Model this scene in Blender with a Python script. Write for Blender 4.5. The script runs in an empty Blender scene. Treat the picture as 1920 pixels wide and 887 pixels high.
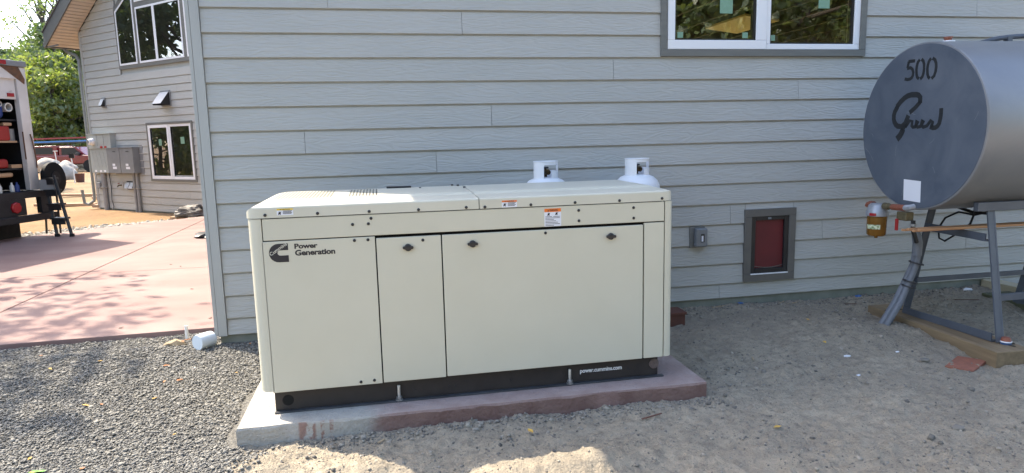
import bpy, bmesh, math, random
import numpy as np
from mathutils import Vector, Matrix, noise
R = math.radians
rng = random.Random(7)
SC = bpy.context.scene
COL = SC.collection

# ------------------------------------------------------------------ camera, sky, sun, exposure
CAM_ROWS = ((0.98055841, -0.19481911, -0.0234673), (0.05163109, 0.14077318, 0.98869467), (0.18931304, 0.97068451, -0.14809505))
CAM_POS = (1.2213, -5.3252, 1.3338)
cam_d = bpy.data.cameras.new('camera'); cam = bpy.data.objects.new('camera', cam_d); COL.objects.link(cam)
r_, u_, f_ = [Vector(a) for a in CAM_ROWS]
cam.matrix_world = Matrix(((r_.x, u_.x, -f_.x, CAM_POS[0]), (r_.y, u_.y, -f_.y, CAM_POS[1]), (r_.z, u_.z, -f_.z, CAM_POS[2]), (0, 0, 0, 1)))
cam_d.sensor_width = 36; cam_d.lens = 36 * 1244.47 / 1920; cam_d.clip_start = .05; cam_d.clip_end = 3000
SC.camera = cam
SC.render.resolution_x, SC.render.resolution_y = 1024, 473
SUN_EL, SUN_AZ = R(48.5), math.atan2(-.76, .65)
world = bpy.data.worlds.new('World'); SC.world = world; world.use_nodes = True
wt = world.node_tree; wt.nodes.clear()
sky = wt.nodes.new('ShaderNodeTexSky'); sky.sky_type = 'NISHITA'; sky.sun_disc = False
sky.sun_elevation = SUN_EL; sky.sun_rotation = SUN_AZ; sky.dust_density = 2.2; sky.ozone_density = .6; sky.air_density = 1.0
bg = wt.nodes.new('ShaderNodeBackground'); bg.inputs[1].default_value = .15
wo = wt.nodes.new('ShaderNodeOutputWorld')
wt.links.new(sky.outputs[0], bg.inputs[0]); wt.links.new(bg.outputs[0], wo.inputs[0])
sun_d = bpy.data.lights.new('sun', 'SUN'); sun_d.energy = 2.7; sun_d.angle = R(.53); sun_d.color = (1, .89, .72)
sun = bpy.data.objects.new('sun', sun_d); COL.objects.link(sun)
sv = Vector((math.sin(SUN_AZ) * math.cos(SUN_EL), math.cos(SUN_AZ) * math.cos(SUN_EL), math.sin(SUN_EL)))
sun.rotation_euler = (-sv).to_track_quat('-Z', 'Y').to_euler(); sun.location = sv * 60
SC.view_settings.view_transform = 'Standard'; SC.view_settings.look = 'None'
SC.view_settings.exposure = 2.12; SC.view_settings.gamma = 1

# ------------------------------------------------------------------ materials
MATS = {}
def _n(nt, t, **kw):
    n = nt.nodes.new(t)
    for k, v in kw.items(): setattr(n, k, v)
    return n
def mk(name, c1, c2=None, scale=6, rough=.6, rough2=None, metal=0, bump=0, bscale=60, stretch=(1, 1, 1), bstretch=None, spec=.5,
       detail=6, coords='Object', speck=None, sscale=200, sfac=.62, contrast=(.35, .65), dist=.004, coat=0, island=False, distort=0):
    m = bpy.data.materials.new(name); m.use_nodes = True; nt = m.node_tree
    b = nt.nodes['Principled BSDF']; L = nt.links.new
    b.inputs['Roughness'].default_value = rough; b.inputs['Metallic'].default_value = metal
    b.inputs['Specular IOR Level'].default_value = spec; b.inputs['Coat Weight'].default_value = coat
    b.inputs['Base Color'].default_value = (*c1, 1)
    if coords == 'World':
        vec = _n(nt, 'ShaderNodeNewGeometry').outputs['Position']
    else:
        tc = _n(nt, 'ShaderNodeTexCoord'); oi = _n(nt, 'ShaderNodeObjectInfo')
        mu = _n(nt, 'ShaderNodeMath', operation='MULTIPLY'); mu.inputs[1].default_value = 37.0
        L(oi.outputs['Random'], mu.inputs[0])
        ad = _n(nt, 'ShaderNodeVectorMath', operation='ADD'); L(tc.outputs['Object'], ad.inputs[0]); L(mu.outputs[0], ad.inputs[1])
        vec = ad.outputs[0]
    def tex(sc, st, det, dis=0):
        mp = _n(nt, 'ShaderNodeMapping'); mp.inputs['Scale'].default_value = [sc * s for s in st]; L(vec, mp.inputs[0])
        t = _n(nt, 'ShaderNodeTexNoise'); t.inputs['Scale'].default_value = 1; t.inputs['Detail'].default_value = det
        t.inputs['Roughness'].default_value = .6; t.inputs['Distortion'].default_value = dis
        L(mp.outputs[0], t.inputs['Vector']); return t.outputs['Fac']
    def ramp(src, a, bb):
        r = _n(nt, 'ShaderNodeMapRange'); r.inputs[1].default_value = a; r.inputs[2].default_value = bb; L(src, r.inputs[0]); return r.outputs[0]
    out = None
    if c2 is not None:
        if island:
            g = _n(nt, 'ShaderNodeNewGeometry'); fac = g.outputs['Random Per Island']
        else:
            fac = ramp(tex(scale, stretch, detail, distort), *contrast)
        mx = _n(nt, 'ShaderNodeMix', data_type='RGBA'); mx.inputs[6].default_value = (*c1, 1); mx.inputs[7].default_value = (*c2, 1)
        L(fac, mx.inputs[0]); out = mx.outputs[2]
        if rough2 is not None:
            rr = _n(nt, 'ShaderNodeMapRange'); rr.inputs[3].default_value = rough; rr.inputs[4].default_value = rough2; L(fac, rr.inputs[0]); L(rr.outputs[0], b.inputs['Roughness'])
    if speck is not None:
        s = ramp(tex(sscale, (1, 1, 1), 2), sfac, sfac + .06)
        m2 = _n(nt, 'ShaderNodeMix', data_type='RGBA'); m2.inputs[6].default_value = (*c1, 1); m2.inputs[7].default_value = (*speck, 1)
        if out: L(out, m2.inputs[6])
        L(s, m2.inputs[0]); out = m2.outputs[2]
    if out: L(out, b.inputs['Base Color'])
    if bump:
        bp = _n(nt, 'ShaderNodeBump'); bp.inputs['Strength'].default_value = bump; bp.inputs['Distance'].default_value = dist
        L(tex(bscale, bstretch or stretch, 6, distort), bp.inputs['Height']); L(bp.outputs[0], b.inputs['Normal'])
    MATS[name] = m
    return m

mk('dark', (.009, .009, .010), rough=.7, spec=.15)
mk('hole', (.004, .004, .004), rough=.9)
mk('enclosure', (.565, .53, .415), (.59, .555, .44), scale=3, rough=.42, bump=.10, bscale=420, dist=.0006, contrast=(.3, .7))
mk('lid', (.57, .54, .435), (.60, .57, .465), scale=3, rough=.38, bump=.10, bscale=420, dist=.0006)
mk('rail_black', (.020, .017, .017), (.032, .026, .024), scale=14, rough=.42, rough2=.62)
mk('flange', (.035, .037, .042), (.075, .078, .085), scale=20, rough=.35, rough2=.55, stretch=(.3, 1, 1))
mk('zinc', (.55, .55, .54), (.38, .38, .38), scale=40, rough=.35, metal=.8)
mk('knob', (.018, .018, .021), rough=.35)
mk('cream_print', (.6, .57, .47), rough=.5)
mk('black_print', (.02, .018, .022), rough=.5)
mk('white_print', (.75, .75, .75), rough=.5)
mk('sticker_white', (.72, .72, .76), rough=.35)
mk('sticker_orange', (.75, .17, .02), rough=.35)
mk('sticker_yellow', (.75, .52, .05), rough=.35)
mk('plug', (.10, .075, .07), (.15, .11, .10), scale=60, rough=.6)
mk('corner_paint', (.40, .40, .375), (.37, .37, .35), scale=4, rough=.55, bump=.15, bscale=30, stretch=(3, 3, .4))
mk('trim_grey', (.165, .165, .15), (.14, .14, .13), scale=9, rough=.6, bump=.2, bscale=60, stretch=(.4, 1, 3))
mk('vinyl', (.80, .80, .82), rough=.3)
mk('gasket', (.01, .011, .012), rough=.5)
mk('concrete_found', (.25, .26, .225), (.18, .195, .165), scale=6, rough=.9, bump=.3, bscale=40)
mk('concrete_lit_tan', (.42, .37, .26), (.34, .30, .21), scale=5, rough=.9, bump=.3, bscale=40)  # tan stands in for warm sunlight on the low projecting wall
mk('roof_shingle', (.05, .05, .052), (.075, .072, .07), scale=30, rough=.9, bump=.4, bscale=80)
mk('fascia', (.085, .088, .09), (.105, .105, .105), scale=5, rough=.45)
mk('soffit', (.52, .44, .37), (.50, .42, .36), scale=5, rough=.5)
mk('gutter_grey', (.22, .23, .22), (.19, .20, .19), scale=6, rough=.45)
mk('box_grey', (.22, .225, .23), (.19, .195, .20), scale=5, rough=.5)
mk('box_pale', (.36, .38, .36), (.33, .345, .33), scale=5, rough=.5)
mk('conduit', (.27, .27, .27), (.23, .23, .235), scale=10, rough=.5)
mk('black_plastic', (.014, .014, .016), (.022, .022, .024), scale=8, rough=.4)
mk('white_metal', (.78, .78, .80), (.72, .72, .74), scale=6, rough=.35)
mk('brass', (.12, .075, .03), (.05, .035, .02), scale=60, rough=.45, metal=.7)
mk('red_plastic', (.35, .02, .02), rough=.4)
mk('pet_flap', (.135, .013, .018), (.10, .012, .016), scale=4, rough=.5, bump=.2, bscale=10)
mk('pet_trim', (.135, .125, .11), (.115, .108, .098), scale=9, rough=.6, bump=.2, bscale=60)
mk('outlet_grey', (.16, .17, .18), (.19, .2, .21), scale=20, rough=.45)
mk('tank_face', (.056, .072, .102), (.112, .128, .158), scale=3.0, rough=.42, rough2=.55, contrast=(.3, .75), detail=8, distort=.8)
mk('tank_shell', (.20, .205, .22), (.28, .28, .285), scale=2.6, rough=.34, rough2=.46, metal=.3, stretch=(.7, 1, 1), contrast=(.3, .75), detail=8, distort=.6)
mk('stencil', (.007, .009, .012), (.011, .013, .016), scale=30, rough=.6)
mk('scratch', (.25, .27, .29), rough=.5)
mk('stand_paint', (.07, .08, .10), (.09, .10, .12), scale=8, rough=.45)
mk('copper_rust', (.26, .085, .045), (.2, .06, .035), scale=50, rough=.6)
mk('filter_head', (.33, .34, .37), (.27, .28, .30), scale=30, rough=.4, metal=.3)
mk('valve_brass', (.16, .13, .07), (.11, .09, .05), scale=50, rough=.5, metal=.4)
mk('hose_black', (.012, .012, .013), rough=.45)
mk('pvc_grey', (.155, .165, .19), (.13, .14, .16), scale=15, rough=.5)
mk('tape', (.03, .03, .035), rough=.5)
mk('timber', (.26, .185, .105), (.15, .105, .058), scale=5, rough=.85, bump=.4, bscale=40, stretch=(4, .35, 4), contrast=(.3, .7))
mk('timber_green', (.10, .105, .055), (.07, .07, .04), scale=5, rough=.85, bump=.4, bscale=40, stretch=(4, .35, 4))
mk('knot', (.04, .028, .015), rough=.9)
mk('lath', (.50, .27, .13), (.36, .18, .085), scale=30, rough=.6, stretch=(.1, 4, 4))
mk('brown_wood', (.12, .045, .03), (.09, .035, .025), scale=8, rough=.8, bump=.2)
mk('red_tile', (.30, .115, .07), (.22, .085, .055), scale=18, rough=.85, bump=.3)
mk('truck_white', (.62, .60, .57), (.54, .51, .48), scale=2.5, rough=.4, speck=(.16, .085, .045), sscale=6, sfac=.72)
mk('rust', (.16, .075, .035), (.09, .05, .03), scale=15, rough=.85)
mk('truck_dark', (.022, .023, .027), (.015, .015, .018), scale=6, rough=.6, spec=.3)
mk('rubber', (.012, .012, .013), (.02, .019, .019), scale=20, rough=.8, spec=.25)
mk('lens_red', (.30, .015, .02), rough=.25)
mk('tool_blue', (.012, .035, .16), rough=.5)
mk('tool_red', (.28, .018, .015), rough=.45)
mk('tool_tan', (.42, .27, .16), rough=.7)
mk('tool_yellow', (.5, .33, .03), rough=.5)
mk('pale_plastic', (.55, .55, .52), rough=.5)
mk('car_red', (.17, .008, .014), (.15, .007, .012), scale=2, rough=.25, coat=.6)
mk('car_glass', (.015, .018, .022), rough=.08)
mk('tape_green', (.17, .30, .21), (.20, .35, .25), scale=40, rough=.6)
mk('plywood', (.86, .68, .22), (.80, .62, .19), scale=20, rough=.7)
mk('room_dark', (.035, .03, .025), (.05, .042, .034), scale=4, rough=.9)
mk('boulder', (.42, .38, .33), (.29, .26, .22), scale=2.2, rough=.9, bump=.6, bscale=9, dist=.03)
mk('tarp', (.06, .055, .05), (.20, .175, .15), scale=7, rough=.7, bump=.5, bscale=12, dist=.02)
mk('board_tan', (.42, .27, .17), (.36, .23, .14), scale=6, rough=.8)
mk('white_post', (.7, .7, .68), rough=.5)
mk('cup_white', (.66, .72, .76), (.62, .68, .72), scale=9, rough=.4)
mk('paper', (.72, .72, .74), rough=.7)
mk('leaf_yellow', (.55, .36, .07), (.45, .24, .06), scale=30, rough=.7)
mk('leaf_orange', (.40, .16, .05), (.30, .12, .04), scale=30, rough=.7)
mk('leaf_green', (.16, .40, .06), rough=.6)
mk('chip', (.42, .32, .20), (.30, .22, .13), scale=40, rough=.8)
mk('blue_scrap', (.05, .14, .36), rough=.5)
mk('bark', (.10, .085, .07), (.05, .042, .034), scale=7, rough=.95, bump=.6, bscale=20, stretch=(1, 1, .25))
mk('bark_pale', (.34, .32, .29), (.12, .11, .10), scale=5, rough=.9, bump=.4, bscale=20)
mk('gravel_stone', (.10, .099, .096), (.25, .237, .205), rough=.85, island=True)
mk('pebble', (.10, .092, .082), (.34, .30, .24), rough=.85, island=True)
mk('joint_dark', (.10, .065, .055), rough=.95)

def leaf_mat(name, ca, cb, tr=.55):
    m = bpy.data.materials.new(name); m.use_nodes = True; nt = m.node_tree; nt.nodes.clear(); L = nt.links.new
    g = _n(nt, 'ShaderNodeNewGeometry'); mx = _n(nt, 'ShaderNodeMix', data_type='RGBA')
    mx.inputs[6].default_value = (*ca, 1); mx.inputs[7].default_value = (*cb, 1); L(g.outputs['Random Per Island'], mx.inputs[0])
    d = _n(nt, 'ShaderNodeBsdfDiffuse'); t = _n(nt, 'ShaderNodeBsdfTranslucent'); gl = _n(nt, 'ShaderNodeBsdfGlossy'); gl.inputs['Roughness'].default_value = .45
    tm = _n(nt, 'ShaderNodeMix', data_type='RGBA', blend_type='MULTIPLY'); tm.inputs[0].default_value = 1; tm.inputs[7].default_value = (1.35, 1.35, .6, 1); L(mx.outputs[2], tm.inputs[6])
    L(mx.outputs[2], d.inputs[0]); L(tm.outputs[2], t.inputs[0])
    s1 = _n(nt, 'ShaderNodeMixShader'); s1.inputs[0].default_value = tr; L(d.outputs[0], s1.inputs[1]); L(t.outputs[0], s1.inputs[2])
    s2 = _n(nt, 'ShaderNodeMixShader'); s2.inputs[0].default_value = .06; L(s1.outputs[0], s2.inputs[1]); L(gl.outputs[0], s2.inputs[2])
    o = _n(nt, 'ShaderNodeOutputMaterial'); L(s2.outputs[0], o.inputs[0]); MATS[name] = m
leaf_mat('leaves', (.07, .115, .045), (.155, .195, .08))
leaf_mat('leaves_light', (.10, .155, .045), (.20, .225, .08))
leaf_mat('leaves_dark', (.045, .082, .03), (.10, .14, .05), .45)

def glass_mat(name, tint, refl):
    m = bpy.data.materials.new(name); m.use_nodes = True; nt = m.node_tree; nt.nodes.clear(); L = nt.links.new
    t = _n(nt, 'ShaderNodeBsdfTransparent'); t.inputs[0].default_value = (*tint, 1)
    g = _n(nt, 'ShaderNodeBsdfGlossy'); g.inputs['Roughness'].default_value = 0; g.inputs[0].default_value = (.95, .97, 1, 1)
    fr = _n(nt, 'ShaderNodeFresnel'); fr.inputs[0].default_value = 1.5
    mr = _n(nt, 'ShaderNodeMapRange'); mr.inputs[1].default_value = .04; mr.inputs[2].default_value = 1; mr.inputs[3].default_value = refl; mr.inputs[4].default_value = 1; L(fr.outputs[0], mr.inputs[0])
    s = _n(nt, 'ShaderNodeMixShader'); L(mr.outputs[0], s.inputs[0]); L(t.outputs[0], s.inputs[1]); L(g.outputs[0], s.inputs[2])
    o = _n(nt, 'ShaderNodeOutputMaterial'); L(s.outputs[0], o.inputs[0]); MATS[name] = m
glass_mat('glass', (.93, .95, .92), .20)

def amber_mat():
    m = bpy.data.materials.new('amber'); m.use_nodes = True; b = m.node_tree.nodes['Principled BSDF']
    b.inputs['Base Color'].default_value = (.36, .18, .045, 1); b.inputs['Roughness'].default_value = .1
    b.inputs['Transmission Weight'].default_value = .55; b.inputs['IOR'].default_value = 1.2; MATS['amber'] = m
amber_mat()

def siding_mat(name, ca, cb):
    m = bpy.data.materials.new(name); m.use_nodes = True; nt = m.node_tree; b = nt.nodes['Principled BSDF']; L = nt.links.new
    tc = _n(nt, 'ShaderNodeTexCoord'); oi = _n(nt, 'ShaderNodeObjectInfo')
    mu = _n(nt, 'ShaderNodeMath', operation='MULTIPLY'); mu.inputs[1].default_value = 91; L(oi.outputs['Random'], mu.inputs[0])
    ad = _n(nt, 'ShaderNodeVectorMath', operation='ADD'); L(tc.outputs['Object'], ad.inputs[0]); L(mu.outputs[0], ad.inputs[1])
    # cathedral grain: bands warped by slow noise, stretched along the board
    mp = _n(nt, 'ShaderNodeMapping'); mp.inputs['Scale'].default_value = (1.6, 1, 9); L(ad.outputs[0], mp.inputs[0])
    n1 = _n(nt, 'ShaderNodeTexNoise'); n1.inputs['Scale'].default_value = 1.1; n1.inputs['Detail'].default_value = 3; L(mp.outputs[0], n1.inputs['Vector'])
    m1 = _n(nt, 'ShaderNodeMath', operation='MULTIPLY'); m1.inputs[1].default_value = 62; L(n1.outputs[0], m1.inputs[0])
    s1 = _n(nt, 'ShaderNodeMath', operation='SINE'); L(m1.outputs[0], s1.inputs[0])
    mp2 = _n(nt, 'ShaderNodeMapping'); mp2.inputs['Scale'].default_value = (7, 1, 150); L(ad.outputs[0], mp2.inputs[0])
    n2 = _n(nt, 'ShaderNodeTexNoise'); n2.inputs['Scale'].default_value = 1; n2.inputs['Detail'].default_value = 4; L(mp2.outputs[0], n2.inputs['Vector'])
    a1 = _n(nt, 'ShaderNodeMath', operation='MULTIPLY_ADD'); a1.inputs[1].default_value = .35; L(s1.outputs[0], a1.inputs[0]); L(n2.outputs[0], a1.inputs[2])
    bp = _n(nt, 'ShaderNodeBump'); bp.inputs['Strength'].default_value = .7; bp.inputs['Distance'].default_value = .0032; L(a1.outputs[0], bp.inputs['Height']); L(bp.outputs[0], b.inputs['Normal'])
    n3 = _n(nt, 'ShaderNodeTexNoise'); n3.inputs['Scale'].default_value = 1.7; n3.inputs['Detail'].default_value = 6; L(ad.outputs[0], n3.inputs['Vector'])
    mr = _n(nt, 'ShaderNodeMapRange'); mr.inputs[1].default_value = .3; mr.inputs[2].default_value = .7; L(n3.outputs[0], mr.inputs[0])
    av = _n(nt, 'ShaderNodeMath', operation='MULTIPLY_ADD'); av.inputs[1].default_value = .6; L(mr.outputs[0], av.inputs[0])
    mo = _n(nt, 'ShaderNodeMath', operation='MULTIPLY'); mo.inputs[1].default_value = .4; L(oi.outputs['Random'], mo.inputs[0]); L(mo.outputs[0], av.inputs[2])
    mx = _n(nt, 'ShaderNodeMix', data_type='RGBA'); mx.inputs[6].default_value = (*ca, 1); mx.inputs[7].default_value = (*cb, 1); L(av.outputs[0], mx.inputs[0])
    L(mx.outputs[2], b.inputs['Base Color']); b.inputs['Roughness'].default_value = .55; MATS[name] = m
siding_mat('siding', (.385, .385, .362), (.435, .43, .405))

def slab_mat():
    m = bpy.data.materials.new('slab_pink'); m.use_nodes = True; nt = m.node_tree; b = nt.nodes['Principled BSDF']; L = nt.links.new
    g = _n(nt, 'ShaderNodeNewGeometry')
    def tex(sc, d=6):
        mp = _n(nt, 'ShaderNodeMapping'); mp.inputs['Scale'].default_value = sc; L(g.outputs['Position'], mp.inputs[0])
        t = _n(nt, 'ShaderNodeTexNoise'); t.inputs['Scale'].default_value = 1; t.inputs['Detail'].default_value = d; L(mp.outputs[0], t.inputs['Vector']); return t.outputs['Fac']
    def mr(s, a, c):
        r = _n(nt, 'ShaderNodeMapRange'); r.inputs[1].default_value = a; r.inputs[2].default_value = c; L(s, r.inputs[0]); return r.outputs[0]
    mx = _n(nt, 'ShaderNodeMix', data_type='RGBA'); mx.inputs[6].default_value = (.235, .148, .130, 1); mx.inputs[7].default_value = (.185, .106, .092, 1); L(mr(tex((.5, 1.6, 1)), .38, .68), mx.inputs[0])
    m2 = _n(nt, 'ShaderNodeMix', data_type='RGBA'); L(mx.outputs[2], m2.inputs[6]); m2.inputs[7].default_value = (.26, .185, .165, 1); L(mr(tex((1.2, 1.2, 1)), .5, .75), m2.inputs[0])
    m3 = _n(nt, 'ShaderNodeMix', data_type='RGBA'); L(m2.outputs[2], m3.inputs[6]); m3.inputs[7].default_value = (.27, .15, .13, 1); L(mr(tex((26, 26, 26), 3), .66, .74), m3.inputs[0])
    L(m3.outputs[2], b.inputs['Base Color']); b.inputs['Roughness'].default_value = .8
    bp = _n(nt, 'ShaderNodeBump'); bp.inputs['Strength'].default_value = .2; bp.inputs['Distance'].default_value = .003; L(tex((40, 160, 40)), bp.inputs['Height']); L(bp.outputs[0], b.inputs['Normal'])
    MATS['slab_pink'] = m
slab_mat()

def pad_mat():
    # bare grey concrete where the red stain was ground off at one end
    m = bpy.data.materials.new('pad_concrete'); m.use_nodes = True; nt = m.node_tree; b = nt.nodes['Principled BSDF']; L = nt.links.new
    g = _n(nt, 'ShaderNodeNewGeometry'); sx = _n(nt, 'ShaderNodeSeparateXYZ'); L(g.outputs['Position'], sx.inputs[0])
    def tex(s, d=6, v=None):
        t = _n(nt, 'ShaderNodeTexNoise'); t.inputs['Scale'].default_value = s; t.inputs['Detail'].default_value = d; L(g.outputs['Position'], t.inputs['Vector']); return t.outputs['Fac']
    def mr(s, a, c):
        r = _n(nt, 'ShaderNodeMapRange'); r.inputs[1].default_value = a; r.inputs[2].default_value = c; L(s, r.inputs[0]); return r.outputs[0]
    def mix(f, c1, c2):
        x = _n(nt, 'ShaderNodeMix', data_type='RGBA')
        for i, c in ((6, c1), (7, c2)):
            if isinstance(c, tuple): x.inputs[i].default_value = (*c, 1)
            else: L(c, x.inputs[i])
        L(f, x.inputs[0]); return x.outputs[2]
    red = mix(mr(tex(7), .35, .65), (.30, .215, .19), (.365, .28, .25))
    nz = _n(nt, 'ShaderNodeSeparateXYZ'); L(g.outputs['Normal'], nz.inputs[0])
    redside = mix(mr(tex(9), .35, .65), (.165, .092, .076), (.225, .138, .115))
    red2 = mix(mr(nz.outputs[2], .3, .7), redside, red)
    grey = mix(mr(tex(8), .35, .65), (.33, .305, .265), (.41, .385, .34))
    e = _n(nt, 'ShaderNodeMath', operation='MULTIPLY_ADD'); e.inputs[1].default_value = .30; L(tex(9, 5), e.inputs[0]); L(sx.outputs[0], e.inputs[2])
    edge = mr(e.outputs[0], 1.20, 1.36)
    col = mix(edge, grey, red2)
    # brick-red patches left on the front face of the bare end
    def band(a, c2):
        lo = mr(sx.outputs[0], a, a + .012); hi = mr(sx.outputs[0], c2, c2 + .012)
        s = _n(nt, 'ShaderNodeMath', operation='SUBTRACT'); L(lo, s.inputs[0]); L(hi, s.inputs[1]); return s.outputs[0]
    w = _n(nt, 'ShaderNodeMath', operation='SINE'); wm = _n(nt, 'ShaderNodeMath', operation='MULTIPLY'); wm.inputs[1].default_value = 130; L(sx.outputs[0], wm.inputs[0]); L(wm.outputs[0], w.inputs[0])
    strip = _n(nt, 'ShaderNodeMath', operation='MULTIPLY'); L(mr(w.outputs[0], -.1, .4), strip.inputs[0]); L(band(.80, .91), strip.inputs[1])
    blot = _n(nt, 'ShaderNodeMath', operation='MULTIPLY'); L(mr(tex(17, 4), .40, .47), blot.inputs[0]); L(band(.70, .79), blot.inputs[1])
    both = _n(nt, 'ShaderNodeMath', operation='MAXIMUM'); stn = _n(nt, 'ShaderNodeMath', operation='MULTIPLY'); L(strip.outputs[0], stn.inputs[0]); L(mr(tex(34, 4), .42, .56), stn.inputs[1]); L(stn.outputs[0], both.inputs[0]); L(blot.outputs[0], both.inputs[1])
    side = _n(nt, 'ShaderNodeMath', operation='MULTIPLY'); L(both.outputs[0], side.inputs[0]); L(mr(nz.outputs[2], .6, .3), side.inputs[1])
    s7 = _n(nt, 'ShaderNodeMath', operation='MULTIPLY'); s7.inputs[1].default_value = .75; L(side.outputs[0], s7.inputs[0])
    col = mix(s7.outputs[0], col, (.22, .10, .07))
    L(mix(mr(tex(120, 2), .68, .74), col, (.12, .10, .09)), b.inputs['Base Color']); b.inputs['Roughness'].default_value = .85
    bp = _n(nt, 'ShaderNodeBump'); bp.inputs['Strength'].default_value = .9; bp.inputs['Distance'].default_value = .010; L(tex(48), bp.inputs['Height']); L(bp.outputs[0], b.inputs['Normal'])
    MATS['pad_concrete'] = m
pad_mat()

def ground_mat():
    m = bpy.data.materials.new('ground_soil'); m.use_nodes = True; nt = m.node_tree; b = nt.nodes['Principled BSDF']; L = nt.links.new
    g = _n(nt, 'ShaderNodeNewGeometry'); sx = _n(nt, 'ShaderNodeSeparateXYZ'); L(g.outputs['Position'], sx.inputs[0])
    def tex(s, d=6, st=(1, 1, 1)):
        mp = _n(nt, 'ShaderNodeMapping'); mp.inputs['Scale'].default_value = [s * k for k in st]; L(g.outputs['Position'], mp.inputs[0])
        t = _n(nt, 'ShaderNodeTexNoise'); t.inputs['Scale'].default_value = 1; t.inputs['Detail'].default_value = d; t.inputs['Roughness'].default_value = .65; L(mp.outputs[0], t.inputs['Vector']); return t.outputs['Fac']
    def mr(s, a, c):
        r = _n(nt, 'ShaderNodeMapRange'); r.inputs[1].default_value = a; r.inputs[2].default_value = c; L(s, r.inputs[0]); return r.outputs[0]
    def mix(f, c1, c2):
        x = _n(nt, 'ShaderNodeMix', data_type='RGBA')
        for i, c in ((6, c1), (7, c2)):
            if isinstance(c, tuple): x.inputs[i].default_value = (*c, 1)
            else: L(c, x.inputs[i])
        L(f, x.inputs[0]); return x.outputs[2]
    def madd(s, k, o):
        x = _n(nt, 'ShaderNodeMath', operation='MULTIPLY_ADD'); x.inputs[1].default_value = k; L(s, x.inputs[0])
        if isinstance(o, (int, float)): x.inputs[2].default_value = o
        else: L(o, x.inputs[2])
        return x.outputs[0]
    sand = mix(mr(tex(2.2), .35, .65), (.37, .315, .235), (.285, .245, .185))
    sand = mix(mr(tex(14), .45, .7), sand, (.21, .18, .14))
    sand = mix(mr(tex(60, 4), .56, .70), sand, (.38, .33, .25))
    sand = mix(mr(tex(85, 3), .61, .68), sand, (.11, .095, .08))
    sand = mix(mr(tex(.8, 4), .52, .7), sand, (.24, .205, .16))
    grav = mix(mr(tex(70, 4), .35, .65), (.10, .096, .09), (.21, .20, .175))
    gstrip = mix(mr(tex(25, 4), .35, .65), (.20, .19, .17), (.36, .34, .30))
    orange = mix(mr(tex(.9), .35, .65), (.285, .18, .092), (.22, .135, .07))
    orange = mix(mr(tex(6), .5, .72), orange, (.16, .10, .058))
    orange = mix(mr(tex(.12, 3), .5, .7), orange, (.25, .19, .115))
    # gravel bed: left of the pad and up to the slab
    gx = madd(tex(5, 4), -.22, sx.outputs[0])
    near = mix(mr(gx, .33, .27), sand, grav)
    d = _n(nt, 'ShaderNodeMath', operation='MULTIPLY_ADD'); d.inputs[1].default_value = -.957; L(sx.outputs[0], d.inputs[0]); L(sx.outputs[1], d.inputs[2])
    d2 = madd(tex(1.3, 4), .9, d.outputs[0])
    far = mix(mr(d2, 13.2, 13.7), gstrip, orange)
    fy = mr(sx.outputs[1], 3.0, 3.2)
    L(mix(fy, near, far), b.inputs['Base Color']); b.inputs['Roughness'].default_value = .95; b.inputs['Specular IOR Level'].default_value = .2
    bp = _n(nt, 'ShaderNodeBump'); bp.inputs['Strength'].default_value = 1.0; bp.inputs['Distance'].default_value = .022
    h = madd(tex(22, 7), 1.0, madd(tex(90, 3), .35, 0.0)); L(h, bp.inputs['Height']); L(bp.outputs[0], b.inputs['Normal'])
    MATS['ground_soil'] = m
ground_mat()

# ------------------------------------------------------------------ building helpers
def wm(o):
    m = o.matrix_basis.copy()
    return (wm(o.parent) @ o.matrix_parent_inverse @ m) if o.parent else m
def setparent(o, p):
    if p is not None:
        o.parent = p; o.matrix_parent_inverse = wm(p).inverted()
def tag(o, label=None, cat=None, group=None, kind=None):
    for k, v in (('label', label), ('category', cat), ('group', group), ('kind', kind)):
        if v: o[k] = v
    return o
def thing(name, label, cat, loc, group=None, rotz=0):
    o = bpy.data.objects.new(name, None); COL.objects.link(o); o.location = loc; o.rotation_euler = (0, 0, rotz); o.empty_display_size = .1
    return tag(o, label, cat, group)
def finish(o, me, mat, smooth, angle):
    mats = mat if isinstance(mat, (list, tuple)) else [mat]
    for q in mats: me.materials.append(MATS[q] if isinstance(q, str) else q)
    if smooth:
        me.polygons.foreach_set('use_smooth', [True] * len(me.polygons)); me.set_sharp_from_angle(angle=R(angle))
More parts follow.
